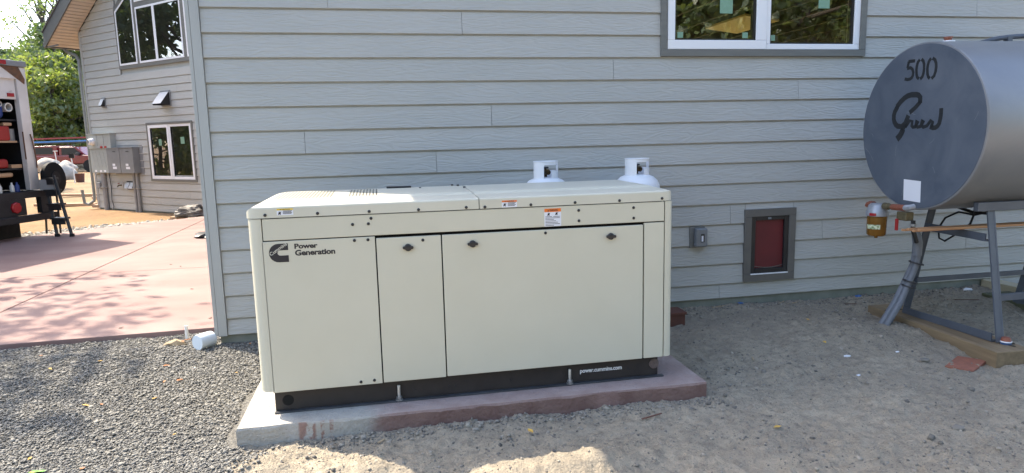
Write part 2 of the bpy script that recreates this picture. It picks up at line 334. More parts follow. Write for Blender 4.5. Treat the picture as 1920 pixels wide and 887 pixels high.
class MB:
    def __init__(s): s.v = []; s.f = []
    def add(s, vs, fs):
        k = len(s.v); s.v += [tuple(a) for a in vs]; s.f += [tuple(i + k for i in f) for f in fs]; return s
    def box(s, x0, x1, y0, y1, z0, z1):
        return s.add([(x0, y0, z0), (x1, y0, z0), (x1, y1, z0), (x0, y1, z0), (x0, y0, z1), (x1, y0, z1), (x1, y1, z1), (x0, y1, z1)],
                     [(0, 3, 2, 1), (4, 5, 6, 7), (0, 1, 5, 4), (1, 2, 6, 5), (2, 3, 7, 6), (3, 0, 4, 7)])
    def beam(s, p, q, w, h, up=(0, 0, 1)):
        p, q = Vector(p), Vector(q); d = (q - p).normalized(); up = Vector(up)
        a = d.cross(up)
        if a.length < 1e-4: a = d.cross(Vector((1, 0, 0)))
        a.normalize(); b = a.cross(d).normalized(); a *= w / 2; b *= h / 2
        return s.add([p - a - b, p + a - b, p + a + b, p - a + b, q - a - b, q + a - b, q + a + b, q - a + b],
                     [(0, 1, 2, 3), (7, 6, 5, 4), (4, 5, 1, 0), (5, 6, 2, 1), (6, 7, 3, 2), (7, 4, 0, 3)])
    def tube(s, pts, r, seg=8, cap=True):
        pts = [Vector(p) for p in pts]; n = len(pts); rs = r if isinstance(r, (list, tuple)) else [r] * n
        vs = []; prev = None
        for i, p in enumerate(pts):
            d = (pts[min(i + 1, n - 1)] - pts[max(i - 1, 0)]).normalized()
            if prev is None:
                a = d.cross(Vector((0, 0, 1)))
                if a.length < .1: a = d.cross(Vector((1, 0, 0)))
            else: a = prev - d * prev.dot(d)
            a.normalize(); prev = a; b = d.cross(a)
            for k in range(seg):
                t = 2 * math.pi * k / seg; vs.append(p + (a * math.cos(t) + b * math.sin(t)) * rs[i])
        fs = [(i * seg + k, i * seg + (k + 1) % seg, (i + 1) * seg + (k + 1) % seg, (i + 1) * seg + k) for i in range(n - 1) for k in range(seg)]
        if cap: fs += [tuple(reversed(range(seg))), tuple(range((n - 1) * seg, n * seg))]
        return s.add(vs, fs)
    def lathe(s, prof, base=(0, 0, 0), axis=(0, 0, 1), seg=24):
        ax = Vector(axis).normalized(); a = ax.cross(Vector((0, 0, 1)))
        if a.length < .1: a = Vector((1, 0, 0))
        a.normalize(); b = ax.cross(a); base = Vector(base); n = len(prof); vs = []
        for r, h in prof:
            for k in range(seg):
                t = 2 * math.pi * k / seg; vs.append(base + ax * h + (a * math.cos(t) + b * math.sin(t)) * r)
        fs = [(i * seg + k, i * seg + (k + 1) % seg, (i + 1) * seg + (k + 1) % seg, (i + 1) * seg + k) for i in range(n - 1) for k in range(seg)]
        fs += [tuple(reversed(range(seg))), tuple(range((n - 1) * seg, n * seg))]
        return s.add(vs, fs)
    def prism(s, poly, fn, w0, w1):
        n = len(poly); vs = [fn(u, v, w0) for u, v in poly] + [fn(u, v, w1) for u, v in poly]
        return s.add(vs, [tuple(reversed(range(n))), tuple(range(n, 2 * n))] + [(i, (i + 1) % n, n + (i + 1) % n, n + i) for i in range(n)])
    def ribbon(s, pts, w, fn, t=.0008):
        # a flat stroke with a little thickness; pts in a face's (u, v)
        P = [Vector((u, v, 0)) for u, v in pts]; n = len(P); L_, Rr = [], []
        for i, p in enumerate(P):
            d = (P[min(i + 1, n - 1)] - P[max(i - 1, 0)]).normalized(); nn = Vector((-d.y, d.x, 0)) * (w / 2)
            if i == 0: p = p - d * w * .25
            if i == n - 1: p = p + d * w * .25
            L_.append(p + nn); Rr.append(p - nn)
        vs = [fn(p.x, p.y, t) for p in L_] + [fn(p.x, p.y, t) for p in Rr] + [fn(p.x, p.y, 0) for p in L_] + [fn(p.x, p.y, 0) for p in Rr]
        fs = []
        for i in range(n - 1):
            fs += [(i, n + i, n + i + 1, i + 1), (i, i + 1, 2 * n + i + 1, 2 * n + i), (n + i + 1, n + i, 3 * n + i, 3 * n + i + 1)]
        return s.add(vs, fs)
    def build(s, name, mat, parent=None, xf=None, smooth=False, angle=35, bevel=0, bseg=2, at=None, label=None, cat=None, group=None, kind=None, recalc=True):
        v = np.array(s.v, float); c = Vector(at) if at else Vector(((v[:, 0].min() + v[:, 0].max()) / 2, (v[:, 1].min() + v[:, 1].max()) / 2, v[:, 2].min()))
        me = bpy.data.meshes.new(name); me.from_pydata([tuple(a) for a in (v - np.array(c))], [], s.f)
        if recalc:
            bm = bmesh.new(); bm.from_mesh(me); bmesh.ops.recalc_face_normals(bm, faces=bm.faces); bm.to_mesh(me); bm.free()
        o = bpy.data.objects.new(name, me); COL.objects.link(o)
        o.matrix_basis = (xf or Matrix()) @ Matrix.Translation(c)
        finish(o, me, mat, smooth or bevel > 0, angle)
        if bevel:
            md = o.modifiers.new('bevel', 'BEVEL'); md.width = bevel; md.segments = bseg; md.limit_method = 'ANGLE'; md.angle_limit = R(30); md.harden_normals = True
        setparent(o, parent)
        return tag(o, label, cat, group, kind)
def box(name, mat, parent, x0, x1, y0, y1, z0, z1, **k): return MB().box(x0, x1, y0, y1, z0, z1).build(name, mat, parent, **k)
def copy_tree(o, loc=None, mapping=None):
    c = o.copy(); COL.objects.link(c)
    if loc is not None: c.location = loc
    for ch in list(o.children):
        d = copy_tree(ch); d.parent = c
    return c
def text(name, body, mat, parent, fn, x0, x1, z0, z1, bold=.0, t=.0006, slant=0, keep=False):
    """flat lettering fitted to the box x0..x1, z0..z1 of a face; fn maps (u, v, depth) to the scene"""
    cu = bpy.data.curves.new(name, 'FONT'); cu.body = body; cu.offset = bold; cu.shear = slant; cu.resolution_u = 3; cu.space_character = .97
    ob = bpy.data.objects.new(name, cu); COL.objects.link(ob); bpy.context.view_layer.update()
    me = bpy.data.meshes.new_from_object(ob.evaluated_get(bpy.context.evaluated_depsgraph_get()))
    bpy.data.objects.remove(ob); bpy.data.curves.remove(cu)
    n = len(me.vertices); a = np.empty(n * 3); me.vertices.foreach_get('co', a); a = a.reshape(-1, 3)
    lo, hi = a.min(0), a.max(0); sx = (x1 - x0) / (hi[0] - lo[0]); sz = (z1 - z0) / (hi[1] - lo[1])
    pts = [Vector(fn(x0 + (p[0] - lo[0]) * sx, z0 + (p[1] - lo[1]) * sz, t)) for p in a]
    c = sum(pts, Vector()) / n
    for vtx, p in zip(me.vertices, pts): vtx.co = p - c
    o = bpy.data.objects.new(name, me); COL.objects.link(o); o.location = c; me.materials.clear(); me.materials.append(MATS[mat]); setparent(o, parent)
    return o

# ------------------------------------------------------------------ ground
def ground_z(x, y):
    z = -.20 - min(.022, y * .2) if y > 0 else (-.20 + .0588 * y if y > -1.7 else -.30)
    if y > 9: z -= min(.1, (y - 9) * .05)
    return z
def ground_h(x, y):
    z = ground_z(x, y)
    if -6 < x < 9 and -5 < y < 1:
        sand = min(1, max(0, (x - .25) * 6)); padnear = min(1, max(0, (-1.70 - y) * 12)) if .3 < x < 3.2 and y > -1.75 else 1
        n = noise.noise((x * 1.3, y * 1.3, 3)) * .022 + noise.noise((x * 4.3, y * 4.3, 7)) * .020 + abs(noise.noise((x * 9, y * 9, 2))) * .018 + noise.noise((x * 19, y * 19, 5)) * .010 + max(0, noise.noise((x * 34, y * 34, 8)) - .10) * .030
        z += n * (.35 + .65 * sand)
        for cx, cy, rx, ry, h in ((2.15, -2.33, .36, .16, .06), (1.72, -2.4, .22, .12, .035), (.85, -2.05, .33, .13, .04), (1.15, -2.15, .25, .1, .02), (5.22, -.42, .18, .28, -.055), (4.95, -.95, .35, .2, .025), (5.4, -.02, 1.8, .12, -.015), (4.6, -.9, .7, .3, .015), (.5, -1.95, .2, .1, .03)):
            z += h * math.exp(-((x - cx) / rx) ** 2 - ((y - cy) / ry) ** 2)
        if -.1 < y < .4 and x > .5: z += .012 * noise.noise((x * 6, y * 6, 1))
    elif y > 10: z += noise.noise((x * .5, y * .5, 3)) * .07 * min(1, (y - 10) / 4) + noise.noise((x * 2.1, y * 2.1, 5)) * .02
    return z
def axis_pts(lo, hi, a, b, step):
    v = list(np.arange(a, b + 1e-6, step)); s = step; x = a
    while x > lo: s *= 1.35; x -= s; v.insert(0, x)
    s = step; x = b
    while x < hi: s *= 1.35; x += s; v.append(x)
    return v
gx_ = axis_pts(-900, 900, -2.2, 7.2, .018); gy_ = axis_pts(-900, 900, -3.3, .5, .018)
mid = [v for v in np.arange(1.2, 46, .9)]
gy_ = sorted([v for v in gy_ if v < 1.0] + mid + [v for v in gy_ if v > 47]); gx_ = sorted([v for v in gx_ if v > -2.3] + list(np.arange(-30, -2.4, .7)) + [v for v in gx_ if v < -31])
nx, ny = len(gx_), len(gy_)
gv = [(x, y, ground_h(x, y)) for y in gy_ for x in gx_]
gf = [(j * nx + i, j * nx + i + 1, (j + 1) * nx + i + 1, (j + 1) * nx + i) for j in range(ny - 1) for i in range(nx - 1)]
me = bpy.data.meshes.new('ground'); me.from_pydata(gv, [], gf); me.polygons.foreach_set('use_smooth', [True] * len(me.polygons)); me.materials.append(MATS['ground_soil'])
go = bpy.data.objects.new('ground', me); COL.objects.link(go); tag(go, kind='structure')

# driveway slab: four panels with sunk joints between them
dw = thing('driveway', None, None, (-2.3, 4, -.2)); tag(dw, kind='structure')
def far_y(x): return min(9.9, 7.62 + (x + 4.84) * .957) - .02
SZ0, SZ1 = -.34, -.178
fe = lambda x: .375 + .035 * (x + 1.77)
def slabpoly(poly, name='slab_panel'):
    o = MB().prism(poly, lambda u, v, w: (u, v, w), SZ0, SZ1).build(name, 'slab_pink', dw, bevel=.006)
    return o
J = .006; jx = -2.34; jy = 3.40
slabpoly([(jx + J, fe(jx)), (-.10, fe(-.1)), (-.10, jy - J), (jx + J, jy - J)])
slabpoly([(jx + J, jy + J), (-.10, jy + J), (-.10, 8.5), (-1.2, 9.6), (-2.3, 9.9), (jx + J, far_y(jx) )])
slabpoly([(-6.5, fe(-4)), (jx - J, fe(jx)), (jx - J, jy - J), (-6.5, jy - J)])
slabpoly([(-6.5, jy + J), (jx - J, jy + J), (jx - J, far_y(jx)), (-4.84, 7.6), (-5.6, 6.95), (-6.5, 6.9)])
box('joint_filler', 'joint_dark', dw, -6.4, -.12, .45, 6.8, SZ0 + .01, SZ1 - .012)

# ------------------------------------------------------------------ house
house = thing('house', 'grey lap sided house with white framed windows and an angled gable wing', 'house', (3, 1, -.2))
EXP = .178
def plank_mb(x0, x1, z0, z1=None, yb=-.021, yt=-.008, sl=0):
    # one lap board: thick rounded butt at the bottom, thin at the top where the next board covers it
    z1 = z0 + EXP + .012 if z1 is None else z1
    zg = z1 - .012 - .013                                    # the covered top edge steps back: the shadow gap under the next board
    prof = [(.012, z0), (yb + .002, z0), (yb, z0 + .003), (yt, zg), (.0065, zg), (.0065, z1), (.012, z1)]
    n = len(prof)
    vs = [(x0 + sl * (z - z0), y, z) for y, z in prof] + [(x1, y, z) for y, z in prof]
    return MB().add(vs, [tuple(range(n)), tuple(reversed(range(n, 2 * n)))] + [(i, n + i, n + (i + 1) % n, (i + 1) % n) for i in range(n)])
def lay_planks(wall, xf, rows, gap=.0016, mat='siding'):
    for z0, z1, spans in rows:
        for a, b in spans:
            plank_mb(a + gap, b - gap, z0, z1).build('plank', mat, wall, xf=xf)
# --- main wall
XR = 9.2
wall = MB()
for a in ((-.07, 3.60, .0, .16, -.13, 3.2), (5.41, XR, .0, .16, -.13, 3.2), (3.60, 5.41, .0, .16, -.13, 2.02), (6.93, XR, .001, .16, -.6, -.131)):
    wall.box(*a)
wall.prism([(-.08, 3.2), (XR + 4, 3.2), (XR + 4, 4.6), (7, 7.3), (-.08, 4.3)], lambda u, v, w: (u, w, v), .001, .161)
wall = wall.build('wall', 'corner_paint', house)
joints = {10: [3.137], 8: [2.114], 9: [4.83], 7: [.669], 6: [1.66], 3: [4.215], 2: [5.128], -1: [4.125], 1: [6.675, 2.6], 0: [2.2], 4: [1.3], 5: [6.1], 12: [1.9], 13: [.9, 6.6], 14: [2.4], 11: [7.2]}
rows = []
for k in range(-1, 18):
    z0 = k * EXP; z1 = None
    if k == -1: z0 = -.130; z1 = .012
    cuts = [0.0] + sorted(joints.get(k, [])) + [XR]; sp = list(zip(cuts[:-1], cuts[1:]))
    def cut(sp, a, b):
        out = []
        for p, q in sp:
            if p < a: out.append((p, min(q, a)))
            if q > b: out.append((max(p, b), q))
        return out
    if k in (0, 1, 2, 3): sp = cut(sp, 4.36, 4.835)
    if k >= 11: sp = cut(sp, 3.55, 5.45)
    rows.append((z0, z1, sp))
rows.append((.60, 4 * EXP + .012, [(4.362, 4.833)]))
rows.append((-.308, -.118, [(6.93, XR)])); rows.append((-.486, -.296, [(6.93, XR)]))
lay_planks(wall, Matrix(), rows)
# corner boards
box('corner_board', 'corner_paint', house, -.066, -.002, -.030, 0, -.135, 4.2, bevel=.002)
box('corner_board', 'corner_paint', house, -.094, -.0685, -.027, .09, -.132, 4.2, bevel=.002)
side = box('wall', 'corner_paint', house, -.07, .1, .161, 8.6, -.13, 4.2)
xs = Matrix.Translation((-.07, 8.6, 0)) @ Matrix.Rotation(R(-90), 4, 'Z')
lay_planks(side, xs, [(k * EXP if k >= 0 else -.13, None if k >= 0 else .012, [(0, 4.3), (4.3, 8.5)]) for k in range(-1, 22)])
fo = MB().box(-.06, 6.9, .004, .2, -.62, -.131).box(-.055, .2, .2, 8.6, -.62, -.131)
fo.build('foundation', 'concrete_found', house)
MB().prism([(6.9, 0), (7.05, 0), (7.05, -1.1), (6.9, -1.1)], lambda u, v, w: (u, v, w), -.7, -.139).build('foundation', 'concrete_lit_tan', house, bevel=.006)
# roof of the main house
roof = MB()
def slope(a, b, y0, y1, t=.16): roof.prism([(a[0], a[1]), (b[0], b[1]), (b[0], b[1] + t), (a[0], a[1] + t)], lambda u, v, w: (u, w, v), y0, y1)
slope((-.6, 4.06), (7, 7.40), -.5, 8.6); slope((7.001, 7.40), (14.6, 4.06), -.5, 8.6)
roof = roof.build('roof', 'roof_shingle', house)
MB().prism([(-.6, 4.0), (7, 7.34), (7, 7.56), (-.6, 4.22)], lambda u, v, w: (u, w, v), -.53, -.501).build('fascia', 'fascia', roof)
box('fascia', 'fascia', roof, -.63, -.601, -.53, 8.6, 4.0, 4.24)
box('wall', 'corner_paint', house, XR, XR + .1, .17, 8.6, -.6, 4.2); box('wall', 'corner_paint', house, 0.11, XR - .01, 8.3, 8.5, 3.0, 4.2)

# --- windows
IDX = {}
def window(xf, rects, trim, mull=(), depth=.06, label=None, extra=None, trim_w=None, polys=None):
    """trim: outer x0,x1,z0,z1; rects: list of (x0,x1,z0,z1, glass x0,x1,z0,z1)"""
    x0, x1, z0, z1 = trim; w = .056
    win = MB()
    win.box(x0, x0 + w, -.034, .01, z0 + w + .001, z1 - w - .001); win.box(x1 - w, x1, -.034, .01, z0 + w + .001, z1 - w - .001)
    win.box(x0, x1, -.035, .01, z0, z0 + w); win.box(x0, x1, -.035, .01, z1 - w, z1)
    root = win.build('window', 'trim_grey', house, xf=xf, bevel=.002)
    if label: root['label'] = label
    for fx0, fx1, fz0, fz1, g0, g1, h0, h1, yo in rects:
        fr = MB(); yo = yo
        fr.box(fx0, fx1, yo, .06, fz0, h0); fr.box(fx0, fx1, yo, .06, h1, fz1); fr.box(fx0, g0, yo, .06, h0 + .0005, h1 - .0005); fr.box(g1, fx1, yo, .06, h0 + .0005, h1 - .0005)
        fr.build('frame', 'vinyl', root, xf=xf, bevel=.004)
        gk = MB(); t = .012
        gk.box(g0, g1, yo + .012, .05, h0, h0 + t); gk.box(g0, g1, yo + .012, .05, h1 - t, h1); gk.box(g0, g0 + t, yo + .013, .05, h0 + t, h1 - t); gk.box(g1 - t, g1, yo + .013, .05, h0 + t, h1 - t)
        gk.build('gasket', 'gasket', root, xf=xf)
        MB().add([(g0, yo + .03, h0), (g1, yo + .03, h0), (g1, yo + .03, h1), (g0, yo + .03, h1)], [(0, 1, 2, 3)]).build('pane', 'glass', root, xf=xf, recalc=False)
    return root
MW = window(Matrix(), [(3.604, 4.500, 2.024, 3.25, 3.668, 4.405, 2.098, 3.18, -.030), (4.504, 5.404, 2.024, 3.25, 4.540, 5.348, 2.070, 3.21, -.022)], (3.542, 5.460, 1.966, 3.31))
for a in ((4.079, 4.194, 2.318, 2.62), (3.700, 3.750, 2.118, 2.165), (4.290, 4.340, 2.118, 2.165)):
    box('sticker', 'tape_green', MW, a[0], a[1], -.0035, -.0015, a[2], a[3])
for a in ((5.007, 5.114, 2.372, 2.66), (4.552, 4.600, 2.098, 2.145)):
    box('sticker', 'tape_green', MW, a[0], a[1], .0045, .0065, a[2], a[3])
# room behind the main window: walls, joists, a plywood sheet on the ceiling
rm = MB().box(2.4, 9.1, .162, 8.2, 2.92, 3.0)
rm = rm.build('room', 'room_dark', house)
box('room_bounce_wall', 'plywood', rm, 2.4, 2.5, .17, 8.2, -.1, 2.9); box('room_bounce_wall', 'plywood', rm, 9.0, 9.1, .17, 8.2, -.1, 2.9)
box('room_bounce_floor', 'plywood', rm, 2.51, 8.99, .17, 8.2, -.2, -.101)  # floor and walls made pale, back left open, to bounce daylight onto the board
for i in range(12): box('joist', 'room_dark', rm, 2.52 + i * .55, 2.57 + i * .55, .18, 8.2, 2.70, 2.915)
MB().prism([(5.484, 2.986), (5.49, 2.03), (6.137, 2.35), (6.147, 3.357)], lambda u, v, w: (u, v, w), 2.672, 2.695).build('board', 'plywood', rm)

# --- pet door
pd = MB(); a0, a1, b0, b1, w = 4.347, 4.846, .004, .654, .066
pd.box(a0, a0 + w, -.036, 0, b0 + w + .001, b1 - w - .001).box(a1 - w, a1, -.036, 0, b0 + w + .001, b1 - w - .001).box(a0, a1, -.037, 0, b0, b0 + w).box(a0, a1, -.037, 0, b1 - w, b1)
pd = pd.build('pet_door', 'pet_trim', house, bevel=.002); pd['label'] = 'pet door with dark red flap in a grey brown trim'
i0, i1, j0, j1 = a0 + w, a1 - w, b0 + w, b1 - w
f = MB().box(i0, i0 + .042, -.030, 0, j0, j1).box(i1 - .042, i1, -.030, 0, j0, j1).box(i0 + .043, i1 - .043, -.030, 0, j1 - .036, j1).box(i0 + .043, i1 - .043, -.030, 0, j0, j0 + .048)
f.build('frame', 'black_plastic', pd, bevel=.004); box('backing', 'black_plastic', pd, i0, i1, -.004, -.001, j0, j1)
fl = MB(); N = 10; j1 -= .0
us = [i0 + .043 + (i1 - i0 - .086) * i / N for i in range(N + 1)]
fl.add([(u, -.008 - .006 * math.sin(math.pi * i / N), z) for z in (j0 + .05, j1 - .037) for i, u in enumerate(us)], [(i, i + 1, N + 2 + i, N + 1 + i) for i in range(N)])
fl.build('flap', 'pet_flap', pd, smooth=True, recalc=False)
fe_ = MB().ribbon([(u, j0 + .070 - .018 * math.sin(math.pi * i / N)) for i, u in enumerate(us)], .006, lambda u, v, w: (u, -.0155 - w, v), .002); fe_.build('flap_edge', 'pet_trim', pd)
box('sill_strip', 'vinyl', pd, i0, i1, -.040, -.031, j0 - .004, j0 + .006)
box('latch', 'outlet_grey', pd, 4.572, 4.602, -.034, -.030, j1 - .028, j1 - .010)

# --- angled wing
WA = math.atan2(-.68235656, .73101951)
XW = Matrix.Translation((-.09, 8.62434, 0)) @ Matrix.Rotation(WA, 4, 'Z')   # local x runs right along the wall, y into it
SL, AP, RS = -8.45, -4.87, .632
def rake(x): return 4.32 + RS * (x - SL) if x < AP else 4.32 + RS * (AP - SL) - RS * (x - AP)
wz = .0
wg = MB()
wg.prism([(SL + .02, -.30), (-.1, -.30), (-.1, rake(-1.4)), (-1.4, rake(-1.4)), (AP, rake(AP)), (SL + .02, 4.32)], lambda u, v, w: (u, w, v), .03, .2)
wg = wg.build('wall', 'corner_paint', house, xf=XW)
wj = {16: [-6.05, -3.9], 15: [-4.4], 14: [-7.1], 12: [-5.65], 11: [-7.6], 0: [-5.5], 1: [-4.25], 17: [-5.0], 4: [-7.0]}
rows = []
ZB = 3.0968 - 18 * EXP
for k in range(-1, 37):
    z0 = ZB + k * EXP; zt = z0 + EXP
    l = SL if zt < 4.30 else SL + (zt - 4.32) / RS + .03
    r = -.12 if zt < 4.3 else min(-.12, 2 * AP - l)
    if r - l < .2: continue
    cuts = [l] + [j for j in wj.get(k, []) if l < j < r] + [r]; sp = list(zip(cuts[:-1], cuts[1:]))
    if z0 > 3.09: sp = [q for q in cut(sp, -6.70, -3.0) if q[1] - q[0] > .03]
    if .46 < z0 < 1.76: sp = cut(sp, -5.78, -3.92)
    rows.append((z0, zt + .012, sp))
for z0, z1, spans in rows:
    for a, b in spans:
        sl_ = 0; la = SL + (z0 + EXP - 4.32) / RS + .03
        if z0 + EXP >= 4.30 and abs(a - la) < .02: sl_ = 1 / RS; a = SL + (z0 - 4.32) / RS + .01 if z0 > 4.32 else SL; sl_ = max(0, la - a) / EXP
        plank_mb(a + .0022, b - .0022, z0, z1, sl=sl_).build('plank', 'siding', wg, xf=XW)
box('corner_board', 'corner_paint', house, SL - .035, SL + .045, -.030, .02, -.30, 4.29, xf=XW, bevel=.002)
box('corner_board', 'corner_paint', house, SL - .05, SL - .0365, -.028, .09, -.30, 4.28, xf=XW, bevel=.002)
box('wall', 'corner_paint', house, SL - .02, SL + .1, .201, 6, -.3, 4.28, xf=XW)
box('foundation', 'concrete_found', house, SL + .01, -.1, .0, .21, -.7, -.302, xf=XW)
# wing roof with an open rake: fascia, lined soffit, eave return
OV, EX = .56, .62
def zr(x): return 4.33 + RS * (x - SL)
wr = MB(); tt = .35
wr.prism([(SL - EX, zr(SL - EX) + .03), (AP, zr(AP) + .03), (AP, zr(AP) + tt), (SL - EX, zr(SL - EX) + tt)], lambda u, v, w: (u, w, v), -OV, 6)
wr.prism([(AP + .001, zr(AP) + .02), (.6, zr(2 * AP - .6) + .02), (.6, zr(2 * AP - .6) + tt), (AP + .001, zr(AP) + tt)], lambda u, v, w: (u, w, v), -OV, 6)
wr = wr.build('roof', 'roof_shingle', house, xf=XW)
for k, x0 in enumerate(np.arange(SL - EX + .005, SL + 2.6, .10)):
    MB().prism([(x0 + .022, zr(x0 + .022) - .008), (x0 + .10, zr(x0 + .10) - .008), (x0 + .10, zr(x0 + .10) + .012), (x0 + .022, zr(x0 + .022) + .012)], lambda u, v, w: (u, w, v), -OV + .02, -.03 if x0 > SL - .05 else .5).build('soffit_panel', 'soffit', wr, xf=XW)
MB().prism([(SL - EX - .03, zr(SL - EX - .03) - .03), (AP, zr(AP) - .03), (AP, zr(AP) + .36), (SL - EX - .03, zr(SL - EX - .03) + .36)], lambda u, v, w: (u, w, v), -OV - .03, -OV - .001).build('fascia', 'fascia', wr, xf=XW)
MB().prism([(SL - EX - .04, zr(SL - EX - .04) + .361), (AP, zr(AP) + .361), (AP, zr(AP) + .40), (SL - EX - .04, zr(SL - EX - .04) + .40)], lambda u, v, w: (u, w, v), -OV - .05, 6).build('shingle_edge', 'roof_shingle', wr, xf=XW)
gz = zr(SL - EX)
MB().box(SL - EX - .12, SL - EX - .002, -OV - .02, 6, gz - .02, gz + .10).build('gutter', 'fascia', wr, xf=XW, bevel=.008)
box('eave_edge', 'fascia', wr, SL - EX, SL + .0, -OV + .0, -OV + .018, gz - .035, gz - .001, xf=XW)
# downspout with elbows, on the wing's corner
dx = SL - .12
MB().tube([(SL - EX - .02, -.12, gz - .02), (SL - EX + .02, -.10, gz - .09), (dx - .1, -.055, gz - .22), (dx, -.05, gz - .34), (dx, -.05, 1.8), (dx, -.05, .0), (dx - .02, -.06, -.10), (dx - .12, -.16, -.20), (dx - .2, -.22, -.16), (dx - .22, -.24, .2)], .040, 8).build('downspout', 'gutter_grey', house, xf=XW, smooth=True)
# wing windows
def polywin(outer, wt_, wf, name_label=None):
    """trapezoid window from an outer polygon (x,z) inside the trim"""
    def inset(poly, d):
        n = len(poly); out = []
        for i in range(n):
            p0, p1, p2 = Vector(poly[i - 1]), Vector(poly[i]), Vector(poly[(i + 1) % n])
            a = (p1 - p0).normalized(); b = (p2 - p1).normalized(); na = Vector((-a.y, a.x)); nb = Vector((-b.y, b.x)); bis = (na + nb).normalized()
            out.append(tuple(p1 + bis * d / max(.3, bis.dot(na))))
        return out
    o1 = inset(outer, wf); n = len(outer)
    fr = MB(); vs = [(x, -.030, z) for x, z in outer] + [(x, -.030, z) for x, z in o1] + [(x, .02, z) for x, z in outer] + [(x, .02, z) for x, z in o1]
    fs = []
    for i in range(n):
        j = (i + 1) % n
        fs += [(i, j, n + j, n + i), (i, 2 * n + i, 2 * n + j, j), (n + i, n + j, 3 * n + j, 3 * n + i)]
    fr.add(vs, fs)
    return fr, o1
up = MB()
# dark grey trim field behind the whole upper group
trimpoly = [(-6.725, 3.215), (-2.99, 3.215), (-2.99, 4.66), (AP + .62, 5.62), (AP - .62, 5.62), (-6.725, 4.66)]
up.prism(trimpoly, lambda u, v, w: (u, w, v), -.022, .028)
up = up.build('window', 'trim_grey', house, xf=XW); up['label'] = 'tall gable window group with slanted side panes'
def upane(poly):
    fr, o1 = polywin(poly, .05, .045); fr.build('frame', 'vinyl', up, xf=XW)
    MB().prism(o1, lambda u, v, w: (u, w, v), -.0235, -.0225).build('backing', 'room_dark', up, xf=XW)
    MB().add([(x, -.026, z) for x, z in o1], [tuple(range(len(o1)))]).build('pane', 'glass', up, xf=XW, recalc=False)
upane([(-6.66, 3.305), (-5.87, 3.305), (-5.87, 5.06), (-6.66, 4.60)])
upane([(-5.77, 3.305), (-5.03, 3.305), (-5.03, 4.60), (-5.77, 4.60)])
upane([(-5.026, 3.305), (-3.965, 3.305), (-3.965, 4.60), (-5.026, 4.60)])
upane([(-3.84, 3.305), (-3.05, 3.305), (-3.05, 4.60), (-3.84, 5.06)])
upane([(-5.77, 4.72), (-3.965, 4.72), (-3.965, 5.05), (AP + .5, 5.42), (AP - .5, 5.42), (-5.77, 5.05)])
LWX = [(-5.745, -4.885, .523, 1.83, -5.665, -4.955, .60, 1.755, -.028), (-4.881, -3.985, .523, 1.83, -4.82, -4.06, .585, 1.77, -.020)]
LW = window(XW, LWX, (-5.80, -3.915, .467, 1.885)); LW['label'] = 'two pane slider window low on the angled wing'
MB().box(-5.7, -4.0, .028, .0285, .55, 1.80).build('backing', 'room_dark', LW, xf=XW)
for a in ((-5.36, -5.24, 1.33, 1.48), (-4.46, -4.31, 1.36, 1.52)): box('sticker', 'tape_green', LW, a[0], a[1], -.0005, .0015, a[2], a[3], xf=XW)

# ------------------------------------------------------------------ fittings on the wing wall
def wthing(name, label, cat, x, z, group=None):
    p = XW @ Vector((x, 0, z)); return thing(name, label, cat, p, group, WA)
def vent(x0, x1, z0, z1, d, label, plate):
    t = wthing('vent_hood', label, 'vent hood', (x0 + x1) / 2, z0, 'vent hoods on the wing wall')
    box('base_plate', plate, t, x0 - .03, x1 + .03, -.035, 0, z0 - .03, z1 + .05, xf=XW, bevel=.003)
    h = z1 - z0
    for s in (x0, x1 - .006): MB().prism([(-.036, z0), (-.036, z1), (-.06, z1), (-d, z0 + h * .12), (-d, z0)], lambda u, v, w: (w, u, v), s, s + .006).build('side_panel', 'black_plastic', t, xf=XW)
    MB().prism([(-.036, z1), (-.06, z1), (-d - .01, z0 + h * .10), (-d - .01, z0 + h * .13), (-.06, z1 + .012), (-.036, z1 + .012)], lambda u, v, w: (w, u, v), x0 - .005, x1 + .005).build('hood', 'lit_gloss_grey', t, xf=XW)
    box('flap', 'black_plastic', t, x0 + .007, x1 - .007, -.05, -.037, z0, z1 - .01, xf=XW)
mk('lit_gloss_grey', (.50, .52, .55), (.46, .48, .5), scale=10, rough=.25)  # pale grey puts the light on the hood tops into the colour
vent(-5.02, -4.68, 2.27, 2.56, .26, 'large black vent hood with a sloped top toned as lit above the slider window', 'box_grey')
vent(-7.68, -7.55, 2.36, 2.53, .13, 'small black vent hood on the wing wall above the electric meter', 'box_grey')
t = wthing('meter_cabinet', 'tall pale grey meter cabinet with a round glass meter on the wing wall', 'electrical box', -7.9, .66)
box('cabinet_body', 'box_pale', t, -8.36, -7.50, -.14, 0, .66, 1.285, xf=XW, bevel=.004)
box('upper_box', 'box_pale', t, -8.36, -7.26, -.16, 0, 1.287, 1.655, xf=XW, bevel=.005)
box('rain_lid', 'box_pale', t, -8.38, -7.24, -.18, 0, 1.657, 1.675, xf=XW)
MB().lathe([(.09, 0), (.09, .05), (.075, .06), (.075, .11), (.06, .125), (.002, .128)], (-8.10, -.161, 1.47), (0, -1, 0), 20).build('meter_dial', 'vinyl', t, xf=XW, smooth=True)
MB().lathe([(.05, 0), (.05, .004)], (-8.10, -.289, 1.47), (0, -1, 0), 16).build('dial_face', 'box_grey', t, xf=XW)
for x in (-7.75, -7.55): box('seal_tag', 'red_plastic', t, x, x + .09, -.175, -.161, 1.30, 1.35, xf=XW)
for x in (-7.9, -7.58): box('door_seam', 'gasket', t, x, x + .006, -.1625, -.1605, 1.36, 1.64, xf=XW)
for i in range(4): MB().beam((-8.25 + i * .18, -.1415, 1.22), (-8.16 + i * .18, -.1415, .80), .012, .003, (0, 1, 0)).build('sun_streak', 'box_pale', t, xf=XW)  # raised strips shaped after the diagonal streaks of sun on the cabinet
